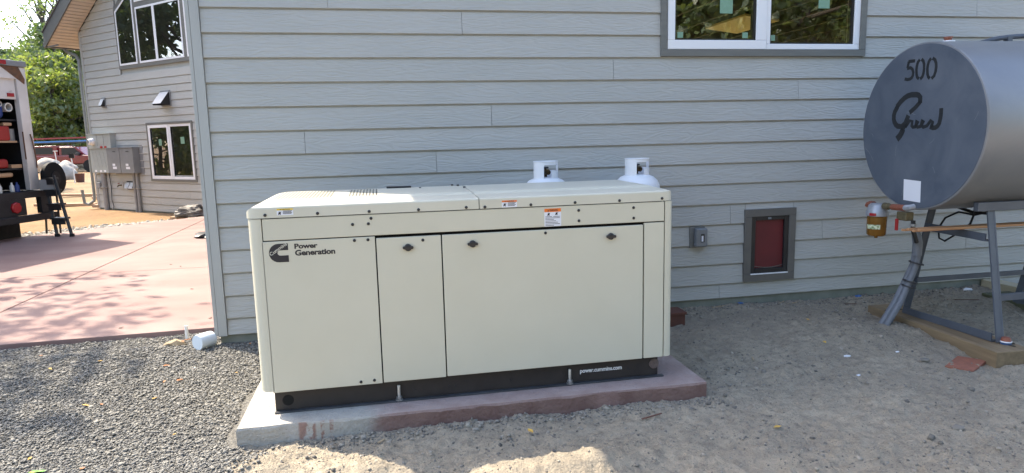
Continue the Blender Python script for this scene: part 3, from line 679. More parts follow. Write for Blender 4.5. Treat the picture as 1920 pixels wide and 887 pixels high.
for x in (-8.2, -7.95, -7.75): box('paper_tag', 'vinyl', t, x, x + .1, -.143, -.1405, .68, .73, xf=XW)
t = wthing('breaker_cabinet', 'grey electrical cabinet with two doors beside the slider window', 'electrical box', -6.8, .65)
box('backboard', 'box_grey', t, -7.42, -6.08, -.02, 0, .62, 1.36, xf=XW)
for x0, x1 in ((-7.44, -6.845), (-6.825, -6.23)):
    d = box('cabinet_body', 'box_grey', t, x0, x1, -.19, -.021, .66, 1.29, xf=XW, bevel=.006)
    box('rain_lid', 'conduit', t, x0 - .006, x1 + .006, -.205, -.02, 1.291, 1.305, xf=XW)
    for z in (.845, .765): box('label', 'sticker_white', t, x0 + .24, x0 + (.36 if z > .8 else .42), -.193, -.1905, z, z + (.055 if z > .8 else .06), xf=XW)
    box('hasp', 'black_plastic', t, x0 + .30, x0 + .42, -.196, -.1905, 1.20, 1.215, xf=XW)
def conduit(x, r, z1, label):
    t = MB().tube([(x, -.07, -.36), (x, -.07, 0), (x, -.07, z1)], r, 12).build('conduit', 'conduit', None, xf=XW, smooth=True, label=label, cat='conduit', group='conduits below the electrical boxes')
    MB().box(x - r - .04, x + r + .04, -.02, 0, .26, .29).box(x - r - .008, x + r + .008, -.07 - r - .008, -.021, .26, .29).build('strap', 'zinc', t, xf=XW)
conduit(-7.95, .062, .66, 'thick grey conduit running down from the meter cabinet to the dirt')
conduit(-6.50, .036, .66, 'thin grey conduit below the two door cabinet, the one nearer the meter')
conduit(-6.36, .036, .66, 'thin grey conduit below the two door cabinet, the one nearer the slider window')
MB().tube([(-7.70, -.05, .66), (-7.66, -.05, .3), (-7.69, -.055, -.05), (-7.62, -.06, -.22), (-7.55, -.12, -.30)], .012, 6).build('ground_cable', 'hose_black', None, xf=XW, smooth=True, label='thin dark cable dropping from the meter cabinet to the dirt', cat='cable')
t = wthing('water_faucet', 'brass outdoor water faucet on a grey block on the wing wall', 'faucet', -7.2, .28)
box('mount_block', 'corner_paint', t, -7.27, -7.11, -.03, 0, .24, .42, xf=XW)
MB().tube([(-7.19, -.03, .34), (-7.19, -.11, .345), (-7.19, -.14, .30)], .018, 8).build('spout', 'valve_brass', t, xf=XW, smooth=True)
MB().lathe([(.03, 0), (.03, .012)], (-7.19, -.10, .385), (0, -.3, 1), 10).build('handle', 'copper_rust', t, xf=XW)
t = wthing('twin_outlet_cover', 'twin outlet with two raised glossy covers beside the faucet', 'outlet', -6.75, .25)
box('base_plate', 'black_plastic', t, -6.94, -6.52, -.03, 0, .235, .45, xf=XW, bevel=.004)
for x in (-6.92, -6.72): MB().prism([(-.031, .26), (-.031, .42), (-.05, .42), (-.12, .29), (-.12, .26)], lambda u, v, w: (w, u, v), x, x + .16).build('cover', 'lit_gloss_grey', t, xf=XW)
t = box('junction_box', 'box_grey', None, -8.32, -8.14, -.09, 0, .24, .40, xf=XW, bevel=.006); tag(t, 'small grey junction box low on the wing corner beside the downspout', 'electrical box')
box('cover_plate', 'conduit', t, -8.30, -8.16, -.096, -.0905, .26, .38, xf=XW)

# ------------------------------------------------------------------ outlet on the main wall
t = thing('wall_outlet', 'grey weatherproof outlet cover on the siding left of the pet door', 'outlet', (3.9, -.03, .34))
box('base_plate', 'trim_grey', t, 3.828, 3.968, -.032, -.012, .342, .526, bevel=.003)
box('cover', 'outlet_grey', t, 3.862, 3.972, -.080, -.033, .352, .515, bevel=.014, bseg=3)
box('window_slot', 'black_plastic', t, 3.905, 3.940, -.0825, -.0805, .395, .468, bevel=.003)
box('tag_slip', 'sticker_white', t, 3.911, 3.928, -.0842, -.0830, .402, .452)
MB().lathe([(.012, 0), (.012, .02)], (3.866, -.05, .372), (0, -1, 0), 10).build('latch', 'outlet_grey', t)

# ------------------------------------------------------------------ generator on its pad
pad = MB(); PX0, PX1, PY0, PY1 = .380, 3.140, -1.690, -.45
N = 60; ring = []
for i in range(N + 1): ring.append((PX0 + (PX1 - PX0) * i / N, PY0))
ring += [(PX1, PY1), (PX0, PY1)]
top, bot, low = [], [], []
for i, (x, y) in enumerate(ring):
    j = noise.noise((x * 9, y * 9, 0)) * .006 + noise.noise((x * 31, 3, 1)) * .005 if y == PY0 else 0
    top.append((x + (.006 if x == PX0 else 0), y + .006 + j * .5, -.198 + noise.noise((x * 5, 1, 1)) * .003)); low.append((x, y + j, -.210 + j)); bot.append((x, y + j * 1.5, -.45))
n = len(ring); pad.add(top + low + bot, [tuple(range(n))] + [(i, (i + 1) % n, n + (i + 1) % n, n + i) for i in range(n)] + [(n + i, n + (i + 1) % n, 2 * n + (i + 1) % n, 2 * n + i) for i in range(n)])
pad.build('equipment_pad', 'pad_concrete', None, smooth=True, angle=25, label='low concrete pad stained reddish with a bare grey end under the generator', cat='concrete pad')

gen = thing('generator', 'large beige standby generator in a metal enclosure on a concrete pad', 'generator', (1.73, -1.13, -.198))
YF = -1.56
def gp(u, v, w): return (u, YF - w, v)           # front plane: depth w towards the viewer
box('inner_frame', 'dark', gen, .52, 2.94, -1.535, -.72, -.058, .932)
box('upper_panel', 'enclosure', gen, .577, 2.904, YF, -1.54, .806, .925, bevel=.003)
d1 = box('front_panel', 'enclosure', gen, .566, 1.171, YF, -1.54, -.061, .800, bevel=.003)
d2 = box('door', 'enclosure', gen, 1.178, 1.541, YF, -1.54, -.059, .789, bevel=.004)
d3 = box('door', 'enclosure', gen, 1.548, 2.769, YF, -1.54, -.056, .789, bevel=.004); d3['label'] = 'wide door with two wing knobs'
d2['label'] = 'narrow door with one wing knob'
d4 = box('front_panel', 'enclosure', gen, 2.777, 2.904, YF, -1.54, -.055, .799, bevel=.003); d4['label'] = 'narrow fixed panel beside the wide door'
def endpanel(sx):
    x0, x1 = (.572, .497) if sx < 0 else (2.910, 2.964); dr = -1 if sx < 0 else 1; r = .06 if sx < 0 else .035
    P = [(x0, YF)] + [(x1 - dr * r + dr * r * math.sin(a), YF + r - r * math.cos(a)) for a in [R(k * 11.25) for k in range(9)]] + [(x1, -.71), (x1 - dr * .02, -.71), (x1 - dr * .02, -1.50), (x0, YF + .02)]
    if sx > 0: P = P[::-1]
    o = MB().prism(P, lambda u, v, w: (u, v, w), -.053, .926).build('end_panel', 'enclosure', gen, smooth=True, angle=30)
    return o
endpanel(-1); endpanel(1)
box('back_panel', 'enclosure', gen, .52, 2.94, -.719, -.705, -.055, .926)
# lid in two lengths, rounded down at both ends
def lid(xa, xb, left, right):
    xs_ = [xa]
    if left: xs_ = [.492, .493, .496, .502, .512, .528, .55, .58, .62, .665]
    if right: xs_ = [xa, 2.86, 2.89, 2.915, 2.935, 2.95, 2.960, 2.966, 2.968]
    if left: xs_.append(xb)
    prof = [(-1.564, .930), (-1.564, .976), (-1.564, .983), (-1.562, .988), (-1.557, .9915), (-1.548, .993), (-1.535, .9935), (-1.36, .998), (-1.342, .9985), (-1.330, .9945), (-1.316, 1.0055), (-1.2, 1.0065), (-.78, 1.013), (-.73, 1.010), (-.708, .985), (-.705, .930)]
    n = len(prof); vs = []
    for x in xs_:
        cap, yin = 9, 0
        d = (x - .492) if left else ((2.968 - x) if right else 9); rad = .17 if left else .10
        if d < rad: q = 1 - d / rad; cap = .952 + (.062) * math.sqrt(max(0, 1 - q ** 2)); 
        if d < .07: q = 1 - d / .07; yin = .062 * (1 - math.sqrt(max(0, 1 - q ** 2)))
        for y, z in prof: vs.append((x, max(y, -1.564 + yin), min(z, cap) if z > .94 else z))
    fs = [(i * n + k, i * n + k + 1, (i + 1) * n + k + 1, (i + 1) * n + k) for i in range(len(xs_) - 1) for k in range(n - 1)]
    m = len(xs_); fs += [(i * n + n - 1, i * n, (i + 1) * n, (i + 1) * n + n - 1) for i in range(m - 1)]
    fs += [tuple(range(n)), tuple(reversed(range((m - 1) * n, m * n)))]
    return MB().add(vs, fs).build('lid', 'lid', gen, smooth=True, angle=38)
L1 = lid(.492, 1.7645, True, False); L2 = lid(1.7695, 2.968, False, True)
vh = MB()
def ztop(x, y):
    q = max(0, 1 - (x - .492) / .17); return min(1.0045 + (y + 1.315) * .0158, .952 + .062 * math.sqrt(max(0, 1 - q * q))) + .0012
for x0, nx_, in ((.60, 17), (1.03, 9)):
    for i in range(nx_):
        for j in range(13):
            x, y = x0 + i * .020, -1.26 + j * .036
            vh.add([(x + .0055 * math.cos(a), y + .011 * math.sin(a), ztop(x, y)) for a in [R(45 * k) for k in range(8)]], [tuple(range(8))])
vh.build('vent_hole_shade', 'hole', L1, kind='stuff', recalc=False)  # flat black discs put the shade inside the perforations into the colour
MB().box(1.255, 1.42, -.80, -.745, 1.012, 1.024).build('lift_handle', 'knob', L1, bevel=.004)
for x, y in ((1.475, -.85),): MB().lathe([(.008, 0), (.008, .006)], (x, y, 1.011)).build('screw', 'knob', L1)
for x, y in ((1.70, -.76), (1.735, -.80), (1.755, -1.0)): MB().lathe([(.009, 0), (.009, .008), (.004, .010)], (x, y, 1.006 + .007)).build('screw', 'knob', L1)
# screws
SCR = [(.597, .947), (.871, .945), (1.148, .943), (1.421, .941), (1.692, .942), (1.80, .940), (2.071, .941), (2.339, .943), (2.615, .943), (2.887, .945), (1.054, .874), (1.14, .874), (1.156, .904), (2.362, .895), (2.363, .833), (2.706, .896), (2.707, .833),
       (1.059, .784), (1.133, .784), (1.438, .766), (2.157, .770), (1.049, -.041), (1.125, -.038)]
s0 = None
for i, (x, z) in enumerate(SCR):
    par = (L1 if x < 1.765 else L2) if z > .93 else gen
    y = -1.564 if z > .93 else YF
    if s0 is None:
        s0 = MB().lathe([(.0088, -.004), (.0088, .0025), (.006, .0045), (.001, .005)], (0, 0, 0), (0, -1, 0), 10).build('screw', 'knob', None, at=(0, 0, 0), smooth=True)
        o = s0
    else: o = s0.copy(); COL.objects.link(o); o.parent = None
    o.matrix_basis = Matrix.Translation((x, y, z)); o.parent = par; o.matrix_parent_inverse = wm(par).inverted()
# wing knobs
for x, z, d in ((1.353, .728, d2), (1.722, .729, d3), (2.561, .729, d3)):
    k = MB().lathe([(.021, 0), (.021, .008), (.016, .016), (.003, .018)], (x, YF, z), (0, -1, 0), 14)
    for s in (-1, 1): k.prism([(x + s * .012, z - .009), (x + s * .028, z - .0075), (x + s * .031, z), (x + s * .028, z + .0075), (x + s * .012, z + .009)], lambda u, v, w: (u, w, v), YF - .017, YF - .004)
    k.build('wing_knob', 'knob', d, bevel=.0015)
# base rail
br = box('base_rail', 'rail_black', gen, .563, 2.893, -1.505, -.76, -.188, -.060)
MB().box(.560, 2.925, -1.532, -1.503, -.1975, -.1885).build('flange', 'flange', br, bevel=.001)
MB().lathe([(.032, 0), (.032, .001)], (.634, -1.5055, -.130), (0, -1, 0), 20).build('rail_hole_shade', 'hole', br)  # flat black disc stands for the shaded inside of the opening
MB().lathe([(.033, 0), (.033, .003), (.030, .005)], (2.868, -1.5055, -.115), (0, -1, 0), 20).build('rail_plug', 'plug', br)
for x in (1.262, 2.308):
    b = MB().lathe([(.0095, 0), (.0095, .088), (.008, .092)], (x, -1.518, -.189), (0, 0, 1), 10).build('anchor_bolt', 'zinc', br, smooth=True)
    MB().lathe([(.017, 0), (.017, .014)], (x, -1.518, -.180), (0, 0, 1), 6).build('nut', 'zinc', b); MB().lathe([(.022, 0), (.022, .005)], (x, -1.518, -.188), (0, 0, 1), 14).build('washer', 'zinc', b)
for x in (1.215, 1.50, 2.06, 2.52): box('rail_slot', 'plug', br, x, x + .045, -1.5075, -1.5055, -.075, -.069)
for x in (1.36, 1.56, 1.60, 1.94, 2.28, 2.46, 2.70): MB().lathe([(.006, 0), (.006, .002)], (x, -1.5055, -.135), (0, -1, 0), 8).build('rail_screw', 'knob', br)
fr_ = lambda u, v, w: (u, -1.5058 - w, v)
text('lettering', 'power.cummins.com', 'white_print', br, fr_, 2.378, 2.652, -.141, -.107, bold=.03)
text('lettering', 'Power', 'black_print', d1, gp, .736, .860, .754, .783, bold=.040)
text('lettering', 'Generation', 'black_print', d1, gp, .737, .952, .715, .748, bold=.040)
# emblem: open C with the name set diagonally across it
C = []
x1, zt, zb, xl = .703, .787, .684, .601; zm = (zt + zb) / 2; ro = (zt - zb) / 2
C += [(x1, zt)] + [(xl + ro * .98 - ro * .98 * math.cos(a) if False else xl + ro - ro * math.sin(a), zm + ro * math.cos(a)) for a in [R(k * 15) for k in range(13)]] + [(x1, zb)]
C += [(x1, zb + .037), (xl + ro * 1.15, zb + .037)] + [(xl + ro * 1.15 - .0145 * math.sin(a), zm - .0145 * math.cos(a)) for a in [R(k * 22.5) for k in range(9)]] + [(x1, zt - .037)]
em = MB().prism(C, gp, .0002, .0010).build('emblem', 'black_print', d1)
ca, sa = math.cos(R(33)), math.sin(R(33))
def diag(u, v, w): return gp(.611 + u * ca - v * sa, .721 + u * sa + v * ca, w)
text('lettering', 'Cummins', 'cream_print', em, diag, 0, .106, .0, .019, bold=.012, t=.0017)
# stickers
def sticker(par, y, x0, x1, z0, z1, band, word, lines, pict):
    s = MB().box(x0, x1, y - .0006, y, z0, z1).build('sticker', 'sticker_white', par)
    hb = (z1 - z0) * (.2 if z1 - z0 > .08 else .27)
    MB().box(x0 + .0005, x1 - .0005, y - .0010, y - .0006, z1 - hb, z1 - .0005).build('band', band, s)
    text('lettering', word, 'black_print', s, lambda u, v, w: (u, y - .0011 - w, v), x0 + .3 * (x1 - x0), x1 - .2 * (x1 - x0), z1 - hb * .8, z1 - hb * .2, bold=.02, t=.0002)
    m = MB(); m.add([(x0 + .19 * (x1 - x0), y - .0012, z1 - hb * .82), (x0 + .27 * (x1 - x0), y - .0012, z1 - hb * .82), (x0 + .23 * (x1 - x0), y - .0012, z1 - hb * .2)], [(0, 1, 2)])
    for a, b, z in lines: m.box(a, b, y - .0010, y - .0007, z, z + .0028)
    for cx, cz, s_ in pict:
        m.prism([(cx - s_, cz - s_), (cx - s_ * .2, cz - s_ * .6), (cx + s_ * .5, cz - s_), (cx + s_ * .6, cz + .1 * s_), (cx + s_, cz + s_), (cx + .2 * s_, cz + .5 * s_), (cx - .3 * s_, cz + s_), (cx - .6 * s_, cz)], lambda u, v, w: (u, y - w, v), .0007, .0011)
    m.build('print', 'black_print', s)
sticker(L1, -1.564, .658, .744, .943, .980, 'sticker_yellow', 'CAUTION', [(.69, .738 - .004 * (i % 2), .965 - i * .0052) for i in range(4)], [(.673, .955, .010)])
sticker(L2, -1.564, 1.899, 1.989, .933, .973, 'sticker_orange', 'WARNING', [(1.935, 1.982 - .006 * (i % 2), .957 - i * .0056) for i in range(4)], [(1.916, .948, .010)])
sticker(gen, YF, 2.152, 2.254, .808, .914, 'sticker_orange', 'WARNING', [(2.158, 2.246 - .012 * ((i * 7) % 4), .856 - i * .0088) for i in range(6)] + [(2.158, 2.198, .864), (2.206, 2.246, .864)], [(2.178, .880, .010), (2.226, .882, .010)])

# ------------------------------------------------------------------ propane cylinders behind the generator
def cylinder(x, y, label):
    t = thing('propane_cylinder', label, 'gas cylinder', (x, y, -.22), 'white propane cylinders behind the generator')
    MB().lathe([(.15, -.22), (.187, -.14), (.187, .84), (.184, .885), (.176, .938), (.160, .972), (.130, 1.000), (.085, 1.020), (.02, 1.026)], (x, y, 0), (0, 0, 1), 36).build('shell', 'white_metal', t, smooth=True, angle=40)
    c = MB(); r = .094; A = 48; zs = [1.004, 1.045, 1.075, 1.118, 1.142]
    def keep(a, k):
        a = (a + 360) % 360
        if 246 < a < 282 and k in (0, 1, 2): return False
        if 281 < a < 348 and k == 2: return False        # opening at the front round the valve
        if 18 < a < 84 and k == 2: return False                  # hand hole at the back
        return True
    for i in range(A):
        a0, a1 = 360 * i / A, 360 * (i + 1) / A
        for k in range(4):
            if keep((a0 + a1) / 2, k):
                q = []
                for rr in (r, r - .003):
                    for aa, zz in ((a0, zs[k]), (a1, zs[k]), (a1, zs[k + 1]), (a0, zs[k + 1])):
                        q.append((x + rr * math.cos(R(aa)), y + rr * math.sin(R(aa)), zz))
                c.add(q, [(0, 1, 2, 3), (7, 6, 5, 4), (0, 4, 5, 1), (2, 6, 7, 3), (1, 5, 6, 2), (0, 3, 7, 4)])
    c.tube([(x + r * math.cos(R(a)), y + r * math.sin(R(a)), 1.143) for a in range(0, 361, 10)], .0035, 6)
    c.build('collar', 'white_metal', t, smooth=True, angle=40, recalc=False)
    v = MB().lathe([(.016, 1.01), (.016, 1.045), (.022, 1.05), (.022, 1.075), (.01, 1.08), (.01, 1.09)], (x - .005, y, 0), (0, 0, 1), 12)
    v.lathe([(.02, 0), (.02, .03), (.012, .031), (.012, .04)], (x, y - .02, 1.062), (.35, -1, 0), 12).build('valve', 'brass', t, smooth=True)
    MB().lathe([(.026, 0), (.030, .005), (.026, .014)], (x - .005, y, 1.089), (0, 0, 1), 8).build('valve_wheel', 'black_plastic', t)
    return t
cylinder(2.468, -.35, 'white propane cylinder behind the middle of the generator, directly beside a darker siding grain')
cylinder(3.210, -.35, 'white propane cylinder behind the right end of the generator, nearer the tank')
[o for o in bpy.data.objects if o.name == 'propane_cylinder'][0]['label'] = 'white propane cylinder behind the middle of the generator, farther from the tank'
bb = MB().box(3.46, 3.607, -.42, -.26, -.30, -.135).build('wood_block', 'brown_wood', None, bevel=.004, label='dark reddish brown wood block on the dirt behind the generator', cat='wood block')
box('cap_board', 'brown_wood', bb, 3.45, 3.617, -.43, -.25, -.134, -.112, bevel=.003)

# ------------------------------------------------------------------ fuel tank on its stand
TA = -.045; TC = Vector((5.126, -1.039, 1.334)); TN = Vector((-math.cos(TA), -math.sin(TA), 0)); TR = Vector((TN.y, -TN.x, 0)); TR = TR if TR.y < 0 else -TR
def tf(u, v, w): return tuple(TC + TR * u + Vector((0, 0, v)) + TN * (w + .0006))
tank = thing('fuel_tank', 'big grey cylindrical fuel tank with stencilled numbers on its flat end', 'fuel tank', TC - Vector((-.8, 0, .61)))
ax = -TN; LT = 1.65
sh = MB().lathe([(.597, .004), (.606, .006), (.6105, .014), (.610, .03), (.610, LT - .02), (.60, LT)], TC, ax, 96)
sh.f = [f for f in sh.f if len(f) < 10] + [tuple(range(len(sh.v) - 96, len(sh.v)))]
sh = sh.build('shell', 'tank_shell', tank, smooth=True, angle=30)
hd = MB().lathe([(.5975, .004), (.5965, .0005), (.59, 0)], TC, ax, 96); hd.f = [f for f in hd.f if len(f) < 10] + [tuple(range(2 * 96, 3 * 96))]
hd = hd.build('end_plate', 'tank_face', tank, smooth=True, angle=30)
strokes = {'G1': [(-.082, .115), (-.032, .147), (.005, .179)], 'G2': [(.009, .185), (.008, .217), (-.01, .234), (-.029, .239), (-.08, .242), (-.12, .235), (-.152, .221), (-.19, .195), (-.217, .168)],
 'G3': [(-.223, .154), (-.243, .125), (-.252, .097), (-.251, .07), (-.242, .046), (-.225, .025), (-.204, .013), (-.161, .009), (-.126, .034), (-.103, .082)], 'tail': [(-.150, -.020), (-.16, -.04), (-.175, -.06), (-.195, -.078)], 'tail2': [(-.135, .012), (-.148, -.012)],
 'reer': [(-.12, .009), (-.100, .03), (-.083, .05), (-.056, .046), (-.059, .012), (-.045, .003), (-.025, .004), (.004, .045), (-.013, .050), (-.018, .021), (.001, .002), (.033, .008), (.057, .047), (.042, .052), (.034, .022), (.057, .001), (.09, .01), (.124, .047), (.143, .036), (.136, .007)],
 'r2': [(.128, .001), (.150, -.006), (.172, -.004), (.19, .007), (.203, .024), (.211, .06), (.214, .09), (.213, .122)]}
g = MB()
for k, p in strokes.items(): g.ribbon(p, .050 if k == 'tail' else .041 if k in ('G2', 'G3') else (.027 if k == 'reer' else .034), tf)
g.build('stencil_script', 'stencil', hd)
num = {'5': [(-.071, .486), (-.128, .488)], '5b': [(-.131, .482), (-.137, .446)], '5c': [(-.136, .438), (-.108, .441), (-.088, .428), (-.078, .405), (-.079, .382), (-.09, .366), (-.105, .358), (-.13, .356), (-.155, .362)],
       '0a1': [(-.022, .355), (-.036, .366), (-.043, .387), (-.048, .42), (-.046, .445), (-.038, .473), (-.024, .486)], '0a2': [(.001, .487), (.015, .475), (.024, .452), (.027, .42), (.025, .395), (.016, .365), (.001, .353)],
       '0b1': [(.083, .349), (.070, .360), (.062, .382), (.058, .415), (.060, .440), (.068, .467), (.083, .482)], '0b2': [(.107, .483), (.124, .472), (.136, .448), (.140, .42), (.137, .39), (.126, .360), (.108, .347)]}
g = MB()
for p in num.values(): g.ribbon(p, .024, tf)
g.build('stencil_number', 'stencil', hd)
MB().prism([(-.103, -.387), (.070, -.393), (.076, -.55), (-.095, -.545)], tf, .0, .0012).build('paper_label', 'sticker_white', hd)
g = MB(); rs = random.Random(3)
for i in range(9):
    a, rr = rs.uniform(0, 6.28), .55 * math.sqrt(rs.random()); u, v = rr * math.cos(a), rr * math.sin(a); b = rs.uniform(0, 3.14); l = rs.uniform(.03, .16); cv = rs.uniform(-.3, .3)
    pts = [(u + math.cos(b + cv * t) * l * t, v + math.sin(b + cv * t) * l * t) for t in (0, .33, .66, 1)]
    if all(math.hypot(*q) < .58 for q in pts): g.ribbon(pts, rs.uniform(.0006, .0014), tf, .0002)
g.build('scratch_marks', 'scratch', hd)
MB().lathe([(.045, 0), (.045, .012), (.035, .014)], (5.325, -1.05, 1.940), (0, 0, 1), 14).build('cap_flange', 'vinyl', tank)
MB().lathe([(.024, 0), (.024, .014), (.03, .016), (.03, .028)], (5.325, -1.05, 1.953), (0, 0, 1), 8).build('vent_cap', 'copper_rust', tank)
MB().tube([(5.60, -1.05, 1.935), (5.68, -1.05, 1.957), (5.76, -1.05, 1.972), (5.85, -1.05, 1.982), (6.0, -1.05, 1.992), (6.4, -1.05, 2.0)], .018, 10).build('fill_pipe', 'stand_paint', tank, smooth=True)
MB().box(5.825, 5.865, -1.07, -1.03, 1.93, 1.985).build('pipe_bracket', 'stand_paint', tank)
# outlet fittings and filter under the flat end
def tp(u, v, w=.0): return Vector(tf(u, v, w))
fy = tp(-.313, 0).y
out = MB().tube([tp(.02, -.585, .0), tp(.015, -.592, .03), tp(-.03, -.598, .045)], .022, 10); out.build('outlet_elbow', 'filter_head', tank, smooth=True)
MB().tube([tp(-.02, -.598, .045), tp(-.15, -.603, .045)], .024, 10).build('red_nipple', 'copper_rust', tank, smooth=True)
MB().tube([tp(-.15, -.603, .045), tp(-.185, -.603, .045), tp(-.19, -.603, .045), tp(-.24, -.603, .045)], [.019, .019, .027, .027], 8).build('union', 'valve_brass', tank, smooth=True)
cF = tp(-.315, 0, .045); fx, fyy = cF.x, cF.y; Z0 = TC.z
MB().lathe([(.052, -.690), (.082, -.688), (.084, -.660), (.074, -.640), (.066, -.605), (.05, -.590), (.01, -.586)], (fx, fyy, Z0), (0, 0, 1), 24).build('filter_head', 'filter_head', tank, smooth=True, angle=40)
MB().tube([tp(-.36, -.603, .045), tp(-.40, -.603, .045), tp(-.42, -.61, .045), tp(-.425, -.625, .045)], .026, 10).build('filter_elbow', 'copper_rust', tank, smooth=True)
fb = MB().lathe([(.012, -.868), (.014, -.852), (.060, -.848), (.070, -.835), (.0735, -.70), (.0735, -.691)], (fx, fyy, Z0), (0, 0, 1), 24).build('filter_bowl', 'amber', tank, smooth=True, angle=40)
MB().lathe([(.05, -.84), (.055, -.835), (.058, -.775), (.05, -.77)], (fx, fyy, Z0), (0, 0, 1), 18).build('fuel', 'tool_yellow', fb, smooth=True)
MB().lathe([(.045, -.768), (.05, -.76), (.05, -.70), (.045, -.692)], (fx, fyy, Z0), (0, 0, 1), 18).build('filter_element', 'tool_brown', fb, smooth=True) if mk('tool_brown', (.13, .07, .03), rough=.6) else 0
g = MB(); g.add([(fx + .0755 * math.cos(a), fyy + .0755 * math.sin(a), Z0 + z) for z in (-.79, -.755) for a in [R(k) for k in range(170, 251, 10)]], [(i, i + 1, 10 + i, 9 + i) for i in range(8)])
g.build('filter_label', 'sticker_pale', fb, recalc=False) if mk('sticker_pale', (.6, .62, .42), (.2, .26, .12), scale=60, rough=.4, contrast=(.5, .56)) else 0
g = MB(); g.add([(fx + .0855 * math.cos(a), fyy + .0855 * math.sin(a), Z0 + z) for z in (-.684, -.662) for a in [R(k) for k in range(190, 226, 7)]], [(i, i + 1, 7 + i, 6 + i) for i in range(5)])
g.build('filter_badge', 'lens_red', tank, recalc=False)
vb = MB(); c = tp(-.04, -.66, .02)
vb.box(c.x - .035, c.x + .035, c.y - .045, c.y + .05, c.z - .035, c.z + .03).build('outlet_valve', 'valve_brass', tank, bevel=.006)
c = tp(-.075, -.73, .06); MB().beam(c + Vector((0, 0, .045)), c - Vector((0, 0, .045)), .016, .022, (0, 1, 0)).build('valve_lever', 'red_plastic', tank, bevel=.003)
MB().tube([tp(.02, -.69, .0), tp(.022, -.76, -.0), tp(.03, -.85, -.03), Vector((5.30, -.905, .45))], .016, 8).build('fuel_hose', 'hose_black', tank, smooth=True)
MB().lathe([(.022, 0), (.022, .018)], tp(.021, -.715, 0), (0, 0, -1), 10).build('hose_clamp', 'zinc', tank)

st = thing('tank_stand', 'grey steel angle iron stand with splayed legs under the fuel tank', 'tank stand', (6.0, -1.11, -.19))
fp = lambda x: (Vector((x, -1.535, -.185)), Vector((x - .01, -1.385, .735))); bpk = lambda x: (Vector((x, -.665, -.195)), Vector((x + .01, -.865, .74)))
for x in (5.465, 6.62):
    for p, q in (fp(x), bpk(x)):
        d = 1 if x < 6 else -1
        MB().beam(p, q, .012, .055, (1, 0, 0)).beam(p + Vector((d * .026, .02, 0)), q + Vector((d * .026, .02, 0)), .055, .012, (1, 0, 0)).build('leg', 'stand_paint', st)
    MB().beam((x - .032, -1.50, -.155), (x - .032, -.68, -.165), .010, .055).beam((x - .005, -1.50, -.186), (x - .005, -.68, -.190), .055, .008).build('base_bar', 'stand_paint', st)
    MB().beam((x - .03, -1.385, .545), (x - .03, -.84, .56), .010, .055).beam((x - .008, -1.40, .523), (x - .008, -.83, .53), .050, .008).build('cross_brace', 'stand_paint', st)
box('side_rail', 'stand_paint', st, 5.33, 6.77, -1.405, -1.365, .738, .80, bevel=.003); box('side_rail', 'stand_paint', st, 5.33, 6.77, -.885, -.845, .742, .80, bevel=.003)
MB().beam((5.48, -.735, .098), (6.65, -.735, .095), .035, .035).build('lower_bar', 'stand_paint', st); MB().beam((5.49, -1.47, .122), (6.65, -1.47, .122), .03, .045).build('lower_bar', 'stand_paint', st)

def timber(x, mat, label):
    t = MB().box(-.145, .145, -.60, .70, -.14, 0).build('timber_sleeper', mat, None, bevel=.006, at=(0, 0, 0))
    t.location = (x, -1.10, -.192); t.rotation_euler = (R(.3), 0, R(-2.5)); return tag(t, label, 'timber', 'timber sleepers under the tank stand')
t1 = timber(5.445, 'timber', 'long weathered timber sleeper under the near end of the tank stand')
t2 = timber(6.72, 'timber_green', 'greenish dark timber sleeper under the far end of the tank stand'); t2.location.y = -1.0
for (dx_, dy_) in ((.05, -.50), (.10, -.45), (-.09, .50), (.04, .52)):
    k = MB().lathe([(.03, 0), (.03, .0015)], (0, 0, 0), (0, 0, 1), 12).build('drilled_hole', 'knot', None, at=(0, 0, 0)); k.matrix_basis = Matrix.Translation((5.445 + dx_, -1.10 + dy_, -.191 + dy_ * .005)) @ Matrix.Diagonal((.55, 1, 1, 1)); k.parent = t1; k.matrix_parent_inverse = wm(t1).inverted()
cp = thing('rimmed_cap', 'rust red cap with a white and blue rim on the timber sleeper', 'cap', (5.495, -1.555, -.196))  # a bottle cap lying on the sleeper
MB().lathe([(.036, 0), (.036, .014)], (5.495, -1.555, -.193), (0, 0, 1), 18).build('blue_rim', 'tool_navy', cp) if mk('tool_navy', (.03, .07, .16), rough=.5) else 0
MB().lathe([(.037, .0145), (.037, .022)], (5.495, -1.555, -.193), (0, 0, 1), 18).build('white_rim', 'vinyl', cp)
MB().lathe([(.034, .0225), (.026, .046), (.02, .048)], (5.495, -1.555, -.193), (0, 0, 1), 12).build('crown', 'copper_rust', cp)
o = MB().prism([(5.00, -1.62), (5.25, -1.47), (5.36, -1.60), (5.10, -1.745)], lambda u, v, w: (u - .06, v, w), -.312, -.283).build('tile_offcut', 'red_tile', None, label='flat terracotta coloured tile piece beside the timber sleeper', cat='tile')
